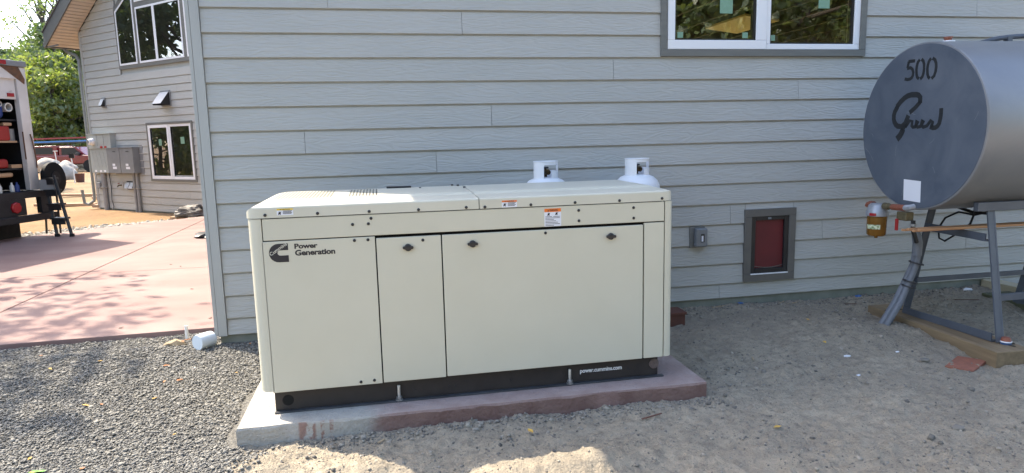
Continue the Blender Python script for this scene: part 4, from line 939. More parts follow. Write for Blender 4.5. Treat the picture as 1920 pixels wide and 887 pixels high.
# conduits rising from the dirt and taped to the stand leg
cd = thing('conduit_bundle', 'two grey plastic conduits rising from the dirt and taped to the stand leg', 'conduit', (5.12, -.84, -.23))
for i, o_ in enumerate((0, .05)):
    MB().tube([(5.09 - o_ * .1, -.79 - o_, -.33), (5.13, -.815 - o_, -.20), (5.22, -.83 - o_ * .9, -.04), (5.29, -.835 - o_ * .8, .12), (5.33, -.86 - o_ * .6, .26), (5.335, -.885 - o_ * .4, .42)], [.026, .026, .026, .025, .024, .022], 12).build('pipe', 'pvc_grey', cd, smooth=True)
MB().tube([(5.322, -.90, .34), (5.318, -.905, .44), (5.312, -.895, .50), (5.305, -.90, .545)], [.036, .036, .034, .018], 12).build('tape_wrap', 'pvc_grey', cd, smooth=True)
for z, y in ((.12, -.868), (.08, -.865), (.27, -.885)): MB().lathe([(.055, 0), (.055, .012)], (5.30 + (z - .1) * .2, y, z), (.25, -.1, 1), 12).build('tape_band', 'tape', cd)
o = MB().tube([(5.63, -1.2, .70), (5.60, -1.12, .67), (5.60, -.98, .68), (5.6, -.86, .62), (5.6, -.80, .53), (5.6, -.815, .45), (5.6, -.87, .435), (5.6, -.98, .51), (5.6, -1.09, .60), (5.6, -1.14, .74)], .008, 8)
o.tube([(5.6, -.72, .745), (5.6, -.9, .73), (5.6, -1.1, .69), (5.63, -1.2, .69)], .012, 6)
o.build('cable_loop', 'hose_black', None, smooth=True, label='thin black cable looped below the fuel tank', cat='cable')
lb = thing('lath_bundle', 'long thin tan wooden strips lying across the stand brace under the tank', 'wood strips', (5.9, -1.2, .575))
for i in range(4):
    MB().beam((4.945 + .02 * i, -1.16 - i * .028, .594 + .008 * (i % 2)), (7.1, -1.18 - i * .03, .596 + .008 * (i % 2)), .022, .016).build('strip', 'lath', lb)

# ------------------------------------------------------------------ box truck, ladder
TK = Vector((-4.70, 7.60, 0)); ta = R(20); XT = Matrix(((math.sin(ta), -math.cos(ta), 0, TK.x), (math.cos(ta), math.sin(ta), 0, TK.y), (0, 0, 1, 0), (0, 0, 0, 1)))  # local x along the rear face (right), y forward into the truck
tr = thing('box_truck', 'white box truck with open rear door, tool shelves and rust marks', 'box truck', TK + Vector((-.3, -1, -.2)))
def tb(name, mat, *a, par=None, **k): return box(name, mat, par or tr, *a, xf=XT, **k)
tb('side_post', 'truck_white', -.06, .135, .0, .10, .62, 2.70, bevel=.01); tb('side_post', 'truck_white', -2.2, -2.02, .0, .10, .62, 2.70, bevel=.01)
tb('header', 'truck_white', -2.0, -.065, .002, .10, 2.50, 2.70); tb('rear_cap', 'box_grey', -2.2, .14, -.03, .10, 2.705, 2.80, bevel=.01)
tb('body_side', 'truck_white', .10, .135, .105, 4.6, .62, 2.70); tb('body_side', 'truck_white', -2.2, -2.165, .105, 4.6, .62, 2.70); tb('roof', 'truck_white', -2.2, .135, .105, 4.6, 2.705, 2.76); tb('body_front', 'truck_white', -2.16, .09, 4.5, 4.6, .62, 2.70)
tb('roll_door', 'truck_white', -2.0, -.07, .04, .06, 2.16, 2.50); MB().prism([(-.36, 2.70), (.0, 2.70), (.10, 2.50), (.08, 2.42)], lambda u, v, w: (u, w, v), -.006, -.001).build('rust_patch', 'rust', tr, xf=XT)
tb('marker_lamp', 'lens_red', -.46, -.26, -.045, -.031, 2.72, 2.785); tb('marker_lamp', 'lens_red', -.24, -.12, .02, .038, 2.20, 2.26)
MB().tube([(.05, -.02, 1.58), (.06, -.03, 1.50), (.085, -.03, 1.30), (.10, -.03, 1.10), (.105, -.02, 1.0)], .012, 6).build('grab_handle', 'rust', tr, xf=XT, smooth=True)
tb('rust_edge', 'rust', -.067, -.0605, -.003, .02, 1.15, 1.62)
tb('deck', 'truck_dark', -2.2, .20, -.10, 4.6, .50, .61); tb('bumper', 'truck_dark', -2.2, .28, -.16, -.06, .10, .215, bevel=.01)
for x in (-2.1, -.85, .02): tb('bumper_bracket', 'truck_dark', x, x + .22, -.10, .0, .216, .499)
tb('tail_plate', 'truck_dark', -.84, -.29, -.10, -.06, .22, .498)
MB().lathe([(.095, 0), (.095, .03), (.08, .04)], (-.50, -.101, .36), (0, -1, 0), 8).build('tail_lamp', 'lens_red', tr, xf=XT)
w_ = MB().lathe([(.30, 0), (.42, .02), (.44, .10), (.44, .2), (.40, .24)], (-.35, 1.0, .24), (1, 0, 0), 24).build('wheel', 'rubber', tr, xf=XT, smooth=True)
tb('mud_flap', 'rubber', -.75, -.12, .25, .262, -.19, .30); w_ = MB().lathe([(.30, 0), (.42, .02), (.44, .10), (.44, .2), (.40, .24)], (-1.95, 1.0, .24), (1, 0, 0), 24).build('wheel', 'rubber', tr, xf=XT, smooth=True)
tb('rear_axle', 'truck_dark', -1.9, -.2, .9, 1.1, .15, .35); tb('cargo_wall', 'truck_dark', -2.1, .06, 1.5, 1.55, .62, 2.6)
tb('cargo_wall', 'truck_dark', .02, .09, .12, 1.5, .62, 2.6)
for z in (.98, 1.44, 1.80): sh_ = tb('shelf', 'truck_dark', -2.0, -.02, .12, .9, z, z + .03); tb('shelf_edge', 'tool_tan' if z == 1.44 else 'truck_dark', -2.0, -.10, .105, .118, z, z + .03)
# goods on the shelves
def goods(name, mat, lab, cat, *a, **k): return tag(box(name, mat, None, *a, xf=XT, **k), lab, cat)
goods('tool_case', 'tool_red', 'red tool case on the middle shelf of the truck', 'tool case', -.75, -.20, .11, .6, 1.471, 1.72, bevel=.03)
goods('blue_bag', 'tool_blue', 'blue bag on the top shelf of the truck', 'bag', -.75, -.24, .11, .6, 1.831, 2.13, bevel=.09, bseg=4)
goods('wood_offcut', 'tool_tan', 'tan wood offcut on top of the red tool case', 'wood offcut', -.30, -.14, .12, .45, 1.722, 1.775, bevel=.01)
o = MB().lathe([(.09, 0), (.09, .2)], (-.12, .24, 1.472), (0, 0, 1), 14).build('paint_can', 'box_grey', None, xf=XT, label='grey can beside the red tool case on the truck shelf', cat='can')
goods('red_jug', 'tool_red', 'red jug with a white top on the lower truck shelf', 'jug', -.75, -.30, .11, .6, 1.011, 1.17, bevel=.04)
o = goods('white_carton', 'pale_plastic', 'white carton standing behind the red jug on the lower truck shelf', 'carton', -.75, -.34, .62, .85, 1.011, 1.36, bevel=.02)
goods('tan_plank', 'tool_tan', 'short tan plank at the end of the lower truck shelf', 'plank', -.26, -.06, .11, .5, 1.011, 1.07)
goods('long_tube', 'tool_tan', 'long beige tube lying on the truck deck', 'tube', -.9, -.22, .13, .22, .86, .94, bevel=.03)
goods('yellow_tool', 'tool_yellow', 'yellow tool lying on the truck deck', 'tool', -.80, -.60, .05, .12, .612, .66, bevel=.02)
for x, m_, l_ in ((-.55, 'pale_plastic', 'white bottle on the truck deck'), (-.26, 'tool_blue', 'blue bottle on the truck deck near the side post'), (-.32, 'pale_plastic', 'pale spray bottle beside the blue bottle on the truck deck')):
    MB().lathe([(.035, 0), (.035, .10), (.015, .13), (.015, .16)], (x, .1 if m_ != 'tool_blue' else .06, .612), (0, 0, 1), 10).build('bottle', m_, None, xf=XT, smooth=True, label=l_, cat='bottle', group='bottles on the truck deck')
for x, z, r_o, l_ in ((-.17, 2.03, .075, 'large white pipe end on the truck shelf below the roll door'), (-.33, 2.08, .045, 'small white pipe end beside the blue bag in the truck')):
    g = MB()
    for i in range(16):
        a0, a1 = R(i * 22.5), R((i + 1) * 22.5); q = []
        for yy in (.11, 1.2):
            for rr in (r_o, r_o * .72):
                for aa in (a0, a1): q.append((x + rr * math.cos(aa), yy, z + rr * math.sin(aa)))
        g.add(q, [(0, 1, 3, 2), (4, 6, 7, 5), (0, 4, 5, 1), (2, 3, 7, 6)])
    g.build('pipe_length', 'pale_plastic', None, xf=XT, label=l_, cat='pipe', group='white pipes in the truck')
g = MB()
for i in range(16):
    a0, a1 = R(i * 22.5), R((i + 1) * 22.5); g.beam((-.66 + .07 * math.cos(a0), .1, .79 + .07 * math.sin(a0)), (-.66 + .07 * math.cos(a1), .1, .79 + .07 * math.sin(a1)), .025, .025, (0, 1, 0))
g.build('tape_roll', 'pale_plastic', None, xf=XT, label='white tape roll standing on the truck deck', cat='tape roll')
# round black reel hung on the corner post
rl = MB().lathe([(.08, -.02), (.25, -.02), (.285, 0), (.285, .06), (.25, .08), (.08, .07)], (.30, -.10, .80), (.15, -1, .05), 28).build('hose_reel', 'dark', tr, xf=XT, smooth=True)
MB().lathe([(.12, .072), (.12, .085), (.03, .09)], (.30, -.10, .80), (.15, -1, .05), 16).build('reel_hub', 'rubber', rl, xf=XT, smooth=True)
sl = thing('step_ladder', 'black folding step ladder standing at the rear corner of the truck', 'step ladder', (-4.25, 7.35, -.2))
fA, fB, tA, tB = Vector((-4.30, 7.32, -.18)), Vector((-4.03, 7.22, -.18)), Vector((-4.52, 7.62, .86)), Vector((-4.34, 7.55, .86))
for p, q in ((fA, tA), (fB, tB)):
    MB().beam(p, q, .035, .05, (0, 1, 0)).build('rail', 'black_plastic', sl); MB().box(p.x - .03, p.x + .03, p.y - .03, p.y + .03, p.z - .0, p.z + .05).build('foot', 'rubber', sl)
for k, f_k in enumerate((.30, .53, .76, .95)):
    a, b = fA.lerp(tA, f_k), fB.lerp(tB, f_k); MB().beam(a, b, .16, .03, (0, 0, 1)).beam(a + Vector((0, -.07, -.05)), b + Vector((0, -.07, -.05)), .02, .10, (0, 0, 1)).build('tread', 'black_plastic', sl)
for p, q in ((Vector((-4.72, 7.90, -.18)), Vector((-4.56, 7.70, .84))), (Vector((-4.45, 7.80, -.18)), Vector((-4.36, 7.62, .84)))): MB().beam(p, q, .025, .03, (0, 1, 0)).build('rear_leg', 'black_plastic', sl)
box('top_tray', 'box_grey', sl, -4.56, -4.33, 7.5, 7.62, .62, .80)

# ------------------------------------------------------------------ things beyond the slab
def rock(name, c, r, seed, mat='boulder', squash=(1, 1, 1), sub=3, amp=.25, fr=1.1, cut=True):
    bm = bmesh.new(); bmesh.ops.create_icosphere(bm, subdivisions=sub, radius=1)
    for v in bm.verts:
        p = v.co.copy(); n = noise.noise(p * fr + Vector((seed * 3.1, seed, 0))) * amp + noise.noise(p * fr * 2.7 + Vector((seed, 0, seed))) * amp * .4
        v.co = Vector((p.x * squash[0], p.y * squash[1], p.z * squash[2])) * r * (1 + n)
        if cut and v.co.z < -.45 * r * squash[2]: v.co.z = -.45 * r * squash[2]
    me = bpy.data.meshes.new(name); bm.to_mesh(me); bm.free(); o = bpy.data.objects.new(name, me); COL.objects.link(o); o.location = c
    me.materials.append(MATS[mat]); me.polygons.foreach_set('use_smooth', [True] * len(me.polygons)); me.set_sharp_from_angle(angle=R(32)); return o
CX, CY = CAM_POS[0], CAM_POS[1]
def polar(px, dist):
    # a spot on the ground: horizontal bearing from the camera's axis, distance in metres
    d = Vector(CAM_ROWS[2]) + Vector(CAM_ROWS[0]) * ((px - 960) / 1244.47); d.z = 0; d.normalize(); return CX + d.x * dist, CY + d.y * dist
tag(rock('boulder', (*polar(127, 39), .02), .66, 1, squash=(1.15, .9, .78)), 'largest pale boulder lying in front on the dirt', 'boulder', 'pale boulders on the dirt')
tag(rock('boulder', (*polar(103, 44), .30), .60, 2, squash=(1.1, .9, .85)), 'pale boulder behind the largest one, nearer the truck', 'boulder', 'pale boulders on the dirt')
tag(rock('boulder', (*polar(140, 46), .15), .52, 5, squash=(1.0, .9, .8)), 'pale boulder behind the largest one, nearer the wing', 'boulder', 'pale boulders on the dirt')
o = rock('tarp_heap', (-2.80, 10.02, -.12), .30, 8, 'tarp', (1.15, .9, .55), 4, .35, 2.2); tag(o, 'crumpled dark brown tarp heaped against the base of the wing', 'tarp')
o = rock('mat_scrap', (-1.62, 6.35, -.165), .22, 4, 'black_plastic', (1.0, 1.2, .35), 3, .3, 2.5); tag(o, 'small black mesh scrap lying on the pink slab near the house corner', 'scrap')
o = MB().box(-3.25, -2.95, 9.95, 10.15, -.24, -.19).build('stone_slab', 'board_tan', None, label='flat tan stone beside the crumpled tarp', cat='stone')
for i, (x, y, l, a, lb_) in enumerate(((-7.6, 15.6, 1.5, .1, 'tan board on the orange dirt, the one nearest the truck ladder'), (-5.9, 14.4, 1.1, -.2, 'tan board on the orange dirt beside the wing downspout'), (-8.3, 19.5, 2.0, .15, 'farthest tan board on the orange dirt toward the boulders'), (-7.2, 18.0, 1.2, .3, 'tan board between the other boards on the orange dirt'))):
    o = MB().box(-l / 2, l / 2, -.12, .12, 0, .07).build('board', 'board_tan', None, at=(0, 0, 0), label=lb_, cat='board', group='boards lying on the orange dirt'); o.location = (x, y, ground_z(x, y) + .02); o.rotation_euler = (0, R(2), a)
bx_, by_ = polar(163, 38)
pk = thing('bucket', 'small brown bucket standing on the dirt near the wing corner', 'bucket', (bx_, by_, -.3))
MB().lathe([(.17, -.32), (.21, .10), (.18, .10), (.15, -.1)], (bx_, by_, 0), (0, 0, 1), 14).build('pail', 'brown_wood', pk, smooth=True)
for px, d_, h, l_ in ((153, 37, 1.15, 'thin white marker stake standing beside the largest boulder, nearer the wing'), (124, 43, 1.45, 'white post with a flat top standing behind the boulders')):
    x, y = polar(px, d_)
    t = MB().tube([(x, y, -.4), (x - .01, y, h * .4), (x - .04, y, h - .3)], .025, 8).build('marker_stake', 'white_post', None, smooth=True, label=l_, cat='stake'); box('stake_sign', 'black_plastic' if h < 1.3 else 'white_post', t, x - .12, x + .10, y - .03, y + .02, h - .3, h - .10 if h < 1.3 else h - .26)

def pickup(loc, rot):
    X = Matrix.Translation(loc) @ Matrix.Rotation(rot, 4, 'Z')
    t = thing('pickup_truck', 'dark red pickup with a canopy and loaded ladder rack parked beyond the boulders', 'pickup truck', loc, None, rot)
    def pz(poly, y0, y1, name, mat, par=t, **k): return MB().prism(poly, lambda u, v, w: (u, w, v), y0, y1).build(name, mat, par, xf=X, **k)
    pz([(-2.7, .55), (2.6, .55), (2.7, .75), (2.65, 1.0), (1.5, 1.12), (-2.7, 1.12), (-2.75, .8)], -.95, .95, 'body', 'car_red', bevel=.05)
    pz([(-.35, 1.10), (1.55, 1.10), (.85, 1.68), (-.3, 1.70)], -.82, .82, 'cab', 'car_red', bevel=.05)
    pz([(-2.68, 1.10), (-.42, 1.10), (-.45, 1.78), (-2.55, 1.78)], -.84, .84, 'canopy', 'car_red', bevel=.04)
    for s in (-1, 1):
        y = s * .845; y0, y1 = min(y, y + s * .012), max(y, y + s * .012)
        pz([(-2.35, 1.22), (-.7, 1.22), (-.72, 1.66), (-2.3, 1.66)], y0, y1, 'side_window', 'car_glass')
        y = s * .822; y0, y1 = min(y, y + s * .012), max(y, y + s * .012)
        pz([(-.15, 1.16), (1.25, 1.16), (.78, 1.60), (-.12, 1.60)], y0, y1, 'door_window', 'car_glass')
        MB().box(1.0, 1.2, min(s * .9, s * 1.1), max(s * .9, s * 1.1), 1.1, 1.3).build('mirror', 'black_plastic', t, xf=X, bevel=.03)
        for x in (-1.75, 1.75): MB().lathe([(.25, 0), (.40, .01), (.42, .06), (.42, .2), (.3, .24)], (x, s * .98, .40), (0, -s, 0), 20).build('wheel', 'rubber', t, xf=X, smooth=True)
        for x in (-2.3, -.8, .6): MB().tube([(x, s * .75, 1.70), (x, s * .75, 1.98)], .03, 6).build('rack_post', 'black_plastic', t, xf=X)
    for x in (-2.3, -.8, .6): MB().beam((x, -.85, 1.98), (x, .85, 1.98), .05, .05).build('rack_bar', 'black_plastic', t, xf=X)
    for s in (-1, 1): MB().beam((-2.6, s * .85, 1.96), (1.8, s * .85, 1.96), .05, .06).build('rack_rail', 'black_plastic', t, xf=X)
    MB().beam((-2.9, -.3, 1.8 - .02), (2.6, -.3, 1.78), .02, .001).build('roof_trim', 'black_plastic', t, xf=X)
    for y, mat, z, lab in ((-.6, 'ladder_blue', 2.03, 'blue ladder lying on the near side of the pickup rack'), (.25, 'ladder_red', 2.26, 'red ladder lying on the far side of the pickup rack')):
        l = thing('ladder', lab, 'ladder', X @ Vector((0, y, z)), 'ladders on the pickup rack', rot)
        for d in (-.2, .2): MB().beam((-2.7, y + d, z), (2.6, y + d, z + .05), .04, .09).build('rail', mat, l, xf=X)
        for i in range(13): MB().beam((-2.6 + i * .4, y - .19, z), (-2.6 + i * .4, y + .19, z), .03, .03).build('rung', 'zinc', l, xf=X)
mk('ladder_blue', (.06, .22, .50), rough=.4); mk('ladder_red', (.32, .03, .025), rough=.4)
pickup((-19.3, 45.2, -.3), R(-14))

# ------------------------------------------------------------------ trees
def crown_mesh(name, blobs, n, size, seed, mat):
    r = np.random.RandomState(seed); w = np.array([b[3] ** 2 for b in blobs]); w = w / w.sum(); idx = r.choice(len(blobs), n, p=w)
    B = np.array([b[:3] for b in blobs]); rad = np.array([b[3] for b in blobs]); d = r.normal(size=(n, 3)); d /= np.linalg.norm(d, axis=1)[:, None]
    rr = rad[idx] * (r.rand(n) ** .45); c = B[idx] + d * rr[:, None] * np.array([1, 1, .8])
    a = r.normal(size=(n, 3)); a /= np.linalg.norm(a, axis=1)[:, None]; b = np.cross(a, r.normal(size=(n, 3))); b /= np.linalg.norm(b, axis=1)[:, None]
    s = size * (.6 + .8 * r.rand(n))[:, None]; a *= s; b *= s * .5; nn = np.cross(a, b); nn /= np.linalg.norm(nn, axis=1)[:, None]
    v = np.stack([c - a, c + b + nn * s * .12, c + a, c - b + nn * s * .12], 1).reshape(-1, 3)
    me = bpy.data.meshes.new(name); me.vertices.add(4 * n); me.vertices.foreach_set('co', v.ravel()); me.loops.add(4 * n); me.loops.foreach_set('vertex_index', np.arange(4 * n))
    me.polygons.add(n); me.polygons.foreach_set('loop_start', np.arange(n) * 4); me.polygons.foreach_set('loop_total', np.full(n, 4)); me.update(calc_edges=True); me.materials.append(MATS[mat]); return me
def tree_proto(seed, h, spread, nb, n, size, mat, bark='bark', low=.3, blob=.26, name='tree'):
    r = random.Random(seed); root = bpy.data.objects.new(name, None); COL.objects.link(root)
    tk = MB(); top = Vector((r.uniform(-.3, .3), r.uniform(-.3, .3), h * .9)); pts = [Vector((0, 0, -.4)), Vector((.05, 0, h * .25)), Vector((top.x * .4, top.y * .5, h * .55)), top]
    tk.tube(pts, [h * .024, h * .019, h * .012, h * .003], 8); blobs = []
    for i in range(nb):
        f = low + (1 - low) * (i + .5) / nb; a = i * 2.4 + r.uniform(-.4, .4); z = h * f; prof = math.sin(math.pi * min(1, (f - low) / (1 - low) * .82 + .18)) ** .7
        d = spread * prof * r.uniform(.45, 1); c = Vector((math.cos(a) * d, math.sin(a) * d, z + r.uniform(-.03, .06) * h)); blobs.append((*c, spread * blob * 1.6 * r.uniform(.65, 1.25) * (.5 + .5 * prof)))
        s = Vector((top.x * f * .5, top.y * f * .5, z * .82)); m_ = s.lerp(c, .5) + Vector((0, 0, -.03 * h)); tk.tube([s, m_, c], [h * .008, h * .005, h * .0015], 5)
    t = tk.build('trunk', bark, None, smooth=True, at=(0, 0, 0)); t.parent = root
    cm = crown_mesh('crown', blobs, n, size, seed, mat); c = bpy.data.objects.new('crown', cm); COL.objects.link(c); c.parent = root
    return root
protos = {'broad': tree_proto(11, 11, 3.6, 26, 9000, .17, 'leaves'), 'broad2': tree_proto(23, 12, 4.2, 30, 9000, .18, 'leaves_dark', low=.18), 'light': tree_proto(31, 6, 2.6, 20, 7000, .14, 'leaves_light', low=.15),
          'sparse': tree_proto(41, 17, 3.2, 34, 1300, .15, 'leaves', 'bark', .40, .22), 'airy': tree_proto(53, 11, 3.1, 22, 2300, .13, 'leaves', 'bark_pale', .42, .30), 'fir': tree_proto(61, 18, 3.4, 44, 11000, .2, 'leaves_dark', low=.08, blob=.2)}
used = set()
def plant(kind, x, y, s, rz, label, group, z=None):
    p = protos[kind]
    o = p if kind not in used else copy_tree(p)
    used.add(kind); o.location = (x, y, ground_z(x, y) if z is None else z); o.scale = (s, s, s); o.rotation_euler = (0, 0, rz); return tag(o, label, 'tree', group)
gB = 'green trees beyond the parked pickup'
lB = 'paler leafy tree in the wood beyond the parked pickup'
for px, dist, k, s, rz in ((-60, 66, 'broad2', .78, 1), (-10, 62, 'broad', .80, 2), (45, 64, 'broad2', .74, 3), (95, 60, 'broad', .80, 4), (140, 63, 'broad2', .90, 5), (190, 66, 'broad', 1, 0), (240, 64, 'broad2', 1, 2.2), (20, 72, 'broad2', .82, .4), (120, 72, 'broad', .9, 1.4), (-120, 68, 'broad', .82, 2.9), (70, 78, 'broad2', .85, 5.2)):
    plant(k, *polar(px, dist + 8), s * 1.08, rz, lB if k == 'broad' else 'darker green tree with low branches in the wood beyond the parked pickup', gB if k == 'broad' else 'darker trees beyond the parked pickup')
plant('light', *polar(135, 64), 1.45, .5, 'bright yellow green bush in front of the darker trees beside the wing corner', 'sunlit bushes before the wood')
plant('light', *polar(92, 66), 1.05, 2.5, 'low bright green bush behind the red pickup', 'sunlit bushes before the wood')
plant('sparse', *polar(165, 80), 1.15, .7, 'tall thin leaved tree rising beside the wing eave against the sky', 'tall thin trees against the sky')
plant('sparse', *polar(128, 84), 1.1, 3.7, 'tall thin leaved tree standing against the white sky between truck and wing', 'tall thin trees against the sky')
# the trees that dapple the drive and gravel, just out of frame up-sun
for x, y, s, rz in ((-8.3, 4.6, .86, .3), (-7.4, 1.2, .72, 2.0), (-11.5, 1.5, .9, 4)): plant('airy', x, y, s, rz, 'airy tree beside the drive casting dappled shade on gravel and slab', 'trees shading the drive')
for i, (x, y, k, s) in enumerate(((-12.5, 14.2, 'light', .62), (-13.5, 16.2, 'light', .7), (-12.6, 17.6, 'light', .6), (-15, 12.6, 'light', .75), (-14.5, 19.5, 'light', .8))):
    plant(k, x, y, s, i * 1.7, 'low bush left of the drive, mirrored in the low wing window', 'bushes mirrored in the low wing window')
# the wood round the yard, seen in the window panes
for i, (x, y, k, s) in enumerate(((-22, 14, 'fir', .9), (-26, 20, 'broad2', 1.2), (-24, 8, 'broad2', 1.25), (-29, 3, 'fir', .95), (-31, 26, 'fir', 1.0), (-20, 27, 'broad', 1.1))):
    plant(k, x, y, s, i * 1.3, 'tree of the wood left of the drive, mirrored in the wing windows', 'trees mirrored in the wing windows')
for i, (x, y, k, s) in enumerate(((0, -22, 'fir', .85), (5, -24, 'broad', 1.3), (10, -21, 'broad2', 1.2), (15, -25, 'fir', 1.0), (20, -22, 'broad', 1.3), (12, -30, 'fir', 1.1), (-6, -25, 'broad2', 1.2), (26, -24, 'fir', 1.0), (7, -31, 'fir', 1.1), (19, -30, 'broad2', 1.4), (3, -19, 'broad', 1.0), (9, -26, 'broad', 1.5), (14, -19, 'broad', 1.05), (24, -30, 'broad2', 1.5), (-2, -30, 'broad2', 1.4))):
    plant(k, x, y, s, i * 1.1, 'tree of the wood behind the yard, mirrored in the main window', 'trees mirrored in the main window')

# ------------------------------------------------------------------ loose stones and litter
def in_view(x, y, z, m=1.12):
    d = Vector((x, y, z)) - Vector(CAM_POS); q = d.dot(f_)
    return q > .3 and abs(d.dot(r_) / q * 1244.47) < 960 * m and abs(d.dot(u_) / q * 1244.47) < 443.5 * m
def stones(name, pts, sizes, mat, seed, flat=.55):
    r = np.random.RandomState(seed); n = len(pts); base = np.array([[-1, -1, -1], [1, -1, -1], [1, 1, -1], [-1, 1, -1], [-1, -1, 1], [1, -1, 1], [1, 1, 1], [-1, 1, 1]], float) * .5
    V = base[None] * (1 + .55 * (r.rand(n, 8, 3) - .5)); V[:, 4:, :2] *= (.45 + .5 * r.rand(n, 1, 1))
    V *= np.array(sizes)[:, None, None] * np.stack([np.ones(n), .55 + .4 * r.rand(n), flat * (.6 + .6 * r.rand(n))], 1)[:, None, :]
    a = r.rand(n) * 6.283; tx = r.normal(0, .22, n); ty = r.normal(0, .22, n)
    def rot(V, ang, i, j):
        c, s = np.cos(ang)[:, None], np.sin(ang)[:, None]; vi, vj = V[..., i].copy(), V[..., j].copy(); V[..., i] = c * vi - s * vj; V[..., j] = s * vi + c * vj
    rot(V, tx, 1, 2); rot(V, ty, 0, 2); rot(V, a, 0, 1); V += np.array(pts)[:, None, :]
    F = np.array([[0, 3, 2, 1], [4, 5, 6, 7], [0, 1, 5, 4], [1, 2, 6, 5], [2, 3, 7, 6], [3, 0, 4, 7]]); idx = (F[None] + (np.arange(n) * 8)[:, None, None]).ravel()
    me = bpy.data.meshes.new(name); me.vertices.add(8 * n); me.vertices.foreach_set('co', V.ravel()); me.loops.add(24 * n); me.loops.foreach_set('vertex_index', idx); me.polygons.add(6 * n)
    me.polygons.foreach_set('loop_start', np.arange(6 * n) * 4); me.polygons.foreach_set('loop_total', np.full(6 * n, 4)); me.update(calc_edges=True); me.materials.append(MATS[mat])
    o = bpy.data.objects.new(name, me); COL.objects.link(o); return o
r2 = random.Random(5); P, S = [], []
while len(P) < 68000:
    y = r2.uniform(-2.75, .46); x = r2.uniform(-2.6, .62)
    if x > .33 + .10 * noise.noise((y * 3, 0, 4)) + (.22 if y < -1.75 and y > -2.2 else .08 if y < -1.7 else 0) * max(0, r2.random()) + (0.25 if y > -.45 else 0): continue
    if x > .37 and -1.7 < y < -.44: continue
    if x > -.10 and y > -.02: continue
    if y > fe(x) - .01: continue
    z = ground_h(x, y)
    if not in_view(x, y, z): continue
    P.append((x, y, z + r2.uniform(-.002, .009))); S.append(min(.030, .0072 * math.exp(r2.gauss(.30, .40))))
tag(stones('gravel', P, S, 'gravel_stone', 3, .38), 'crushed grey gravel spread left of the generator pad', None, None, 'stuff')
P, S = [], []
while len(P) < 8500:
    y = r2.uniform(-3.1, -.03); x = r2.uniform(.4, 7)
    if (.36 < x < 3.16 and -1.7 < y < -.4) or (5.27 < x < 5.62 and -1.72 < y < -.5): continue
    if noise.noise((x * 1.7, y * 1.7, 9)) + r2.uniform(-.5, .5) < 0 and not (y > -1.85 and y < -1.69 and x < 3.2): continue
    z = ground_h(x, y)
    if not in_view(x, y, z, 1.05): continue
    P.append((x, y, z + .001)); S.append(min(.04, .0048 * math.exp(r2.gauss(.2, .6))))
for i in range(900):
    x = r2.uniform(.7, 3.2); y = -1.70 - abs(r2.gauss(0, .07)); P.append((x, y, ground_h(x, y) + .002)); S.append(.007 * math.exp(r2.gauss(.3, .45)))
for i in range(1200):
    x = r2.uniform(3.5, 6.9); y = -abs(r2.gauss(.05, .12)); P.append((x, y, ground_h(x, y) + .002)); S.append(.006 * math.exp(r2.gauss(.3, .5)))
tag(stones('pebbles', P, S, 'pebble', 8), 'small stones and crumbs strewn over the sandy dirt', None, None, 'stuff')
P, S = [], []
for i in range(2600):
    t_ = r2.uniform(0, 1); x = -6 + t_ * 4.4; y = far_y(x) + .05 + abs(r2.gauss(.45, .35)); P.append((x, y, ground_h(x, y) + .01)); S.append(.03 * math.exp(r2.gauss(.2, .3)))
tag(stones('gravel', P, S, 'gravel_pale', 12) if mk('gravel_pale', (.22, .21, .19), (.42, .40, .36), rough=.9, island=True) else None, 'pale gravel strip between the slab and the orange dirt', None, None, 'stuff')

def leaf(x, y, s, a, mat, label, group, z=None, name='fallen_leaf'):
    z = ground_h(x, y) + .012 if z is None else z; m = MB(); pr_ = [(-1, 0, 0), (-.5, .42, .12), (.1, .5, .05), (.6, .3, .14), (1, 0, .02), (.6, -.3, .10), (.1, -.5, .18), (-.5, -.42, .06)]
    m.add([(u * s, v * s, w * s) for u, v, w in pr_] + [(0, 0, -.02 * s)], [(i, (i + 1) % 8, 8) for i in range(8)])
    o = m.build(name, mat, None, at=(0, 0, 0), recalc=False); o.location = (x, y, z); o.rotation_euler = (r2.uniform(-.2, .2), r2.uniform(-.2, .2), a); return tag(o, label, 'leaf', group)
for i in range(22):
    x = -1.5 + r2.random() * 1.75; y = -2.1 + r2.random() * 2.3
    m_ = 'leaf_yellow' if r2.random() < .65 else 'leaf_orange'
    leaf(x, y, r2.uniform(.012, .024), r2.uniform(0, 6), m_, 'small fallen yellow leaf on the grey gravel' if m_ == 'leaf_yellow' else 'small fallen orange leaf on the grey gravel', 'fallen yellow leaves on the gravel' if m_ == 'leaf_yellow' else 'fallen orange leaves on the gravel')
leaf(-.56, -1.76, .042, .3, 'leaf_green', 'single bright green leaf on the gravel at the picture corner', None)
for x, y in ((4.43, -1.05), (1.95, -1.98), (4.6, -.6), (3.3, -2.2), (5.9, -2.0)): leaf(x, y, .026, x, 'leaf_yellow', 'dry yellow leaf lying on the grey dirt', 'dry yellow leaves on the dirt')
def scrap(x, y, s, mat, label, name='paper_scrap', cat='scrap', sq=(1, .7, .35), seed=1):
    o = rock(name, (x, y, ground_h(x, y) + s * .15), s, seed, mat, sq, 1, .5, 1.7); return tag(o, label, cat)
scrap(4.434, -1.295, .026, 'paper', 'larger white stone chip on the open dirt between pad and timber', 'stone_chip', 'stone', seed=2)
scrap(4.263, -1.624, .018, 'sticker_white', 'pale blue white scrap on the dirt in front of the timber', seed=3)
scrap(4.849, -1.298, .017, 'paper', 'small white scrap on the dirt beside the timber', seed=4)
scrap(4.903, -1.492, .036, 'pebble', 'pale grey stone on the dirt near the terracotta tile', 'stone', 'stone', seed=5)
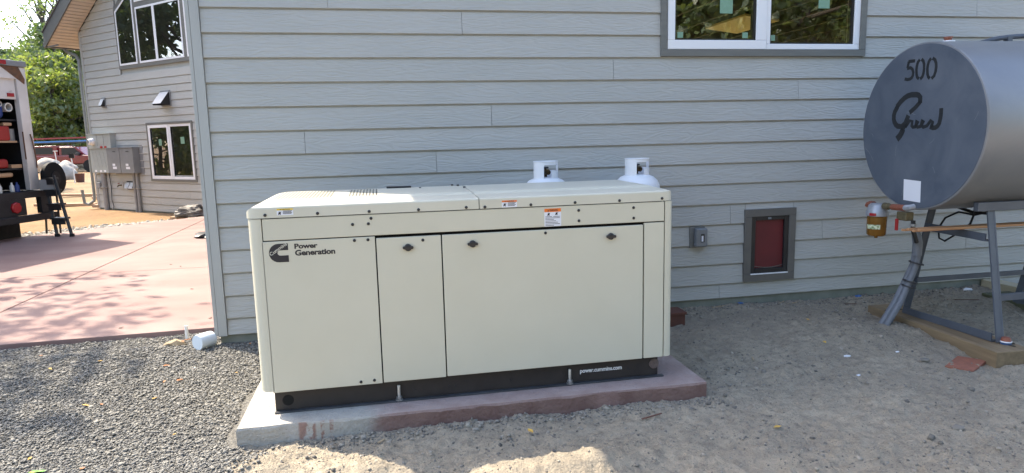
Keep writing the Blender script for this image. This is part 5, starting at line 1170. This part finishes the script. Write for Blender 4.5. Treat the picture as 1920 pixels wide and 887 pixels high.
scrap(4.22, -2.45, .045, 'pebble', 'rounded grey stone near the lower right of the dirt', 'stone', 'stone', seed=6)
scrap(5.50, -.06, .035, 'blue_scrap', 'crumpled blue scrap beside the foundation near the timber', seed=7)
scrap(4.33, -.03, .03, 'blue_scrap', 'blue green scrap beside the foundation below the pet door', seed=8)
scrap(6.6, -.15, .05, 'paper', 'white scrap under the far end of the tank', seed=9)
for i, (x, y, l, a, lb_) in enumerate(((4.80, -.10, .17, .15, 'pale splinter of wood below the pet door, longest of the two'), (4.72, -.05, .10, .5, 'short pale splinter of wood below the pet door'), (4.10, -.06, .13, .1, 'flat wood splinter beside the foundation near the outlet'), (5.3, -.2, .12, -.4, 'dark stick on the dirt behind the near timber'), (2.68, -1.92, .14, .25, 'thin reddish twig on the dirt in front of the pad'), (6.3, -.4, .25, -.5, 'long dark stick on the dirt under the tank'), (1.15, -1.83, .05, .8, 'small wood chip below the front edge of the pad'), (3.75, -1.2, .06, 1.2, 'small wood chip on the dirt right of the pad'))):
    o = MB().box(-l / 2, l / 2, -.0045, .0045, 0, .004).build('wood_splinter', 'brown_wood' if 'dark' in lb_ or 'reddish' in lb_ else 'chip', None, at=(0, 0, 0), label=lb_, cat='wood splinter'); o.location = (x, y, ground_h(x, y) + .008); o.rotation_euler = (.05, -.04, a)
# white cup, stub pipe and rubbish by the house corner
cu = MB().lathe([(.058, 0), (.060, .006), (.062, .10), (.060, .128), (.052, .135)], (-.205, -.10, -.150), (.62, .78, -.02), 28).build('plastic_cap', 'cup_white', None, smooth=True, label='white plastic cylinder lying on the gravel at the house corner', cat='plastic cap')
MB().tube([(-.37, .25, -.26), (-.372, .25, -.10)], .013, 10).build('stub_pipe', 'white_post', None, smooth=True, label='thin white stub pipe standing in the gravel at the slab edge', cat='pipe')
o = rock('crumpled_bag', (-.40, .05, -.19), .06, 6, 'chip', (1.3, .7, .6), 2, .5, 2); tag(o, 'crumpled tan bag on the gravel beside the white stub pipe', 'bag')
for x, y, lb_ in ((-.33, .10, 'reddish leaf beside the tan bag on the gravel, nearer the pipe'), (-.36, .06, 'reddish leaf on top of the tan bag on the gravel')): leaf(x, y, .035, x * 20, 'leaf_orange', lb_, None, z=-.175)
for i in range(14):
    x, y = -.3 - r2.random() * 3, .6 + r2.random() * 6
    leaf(x, y, .022, r2.random() * 6, 'bark', 'dry dark leaf lying on the pink slab', 'dry leaves on the slab', z=SZ1 + .004)
print('objects', len(bpy.data.objects), 'tris~', sum(len(o.data.polygons) for o in bpy.data.objects if o.type == 'MESH') * 2)
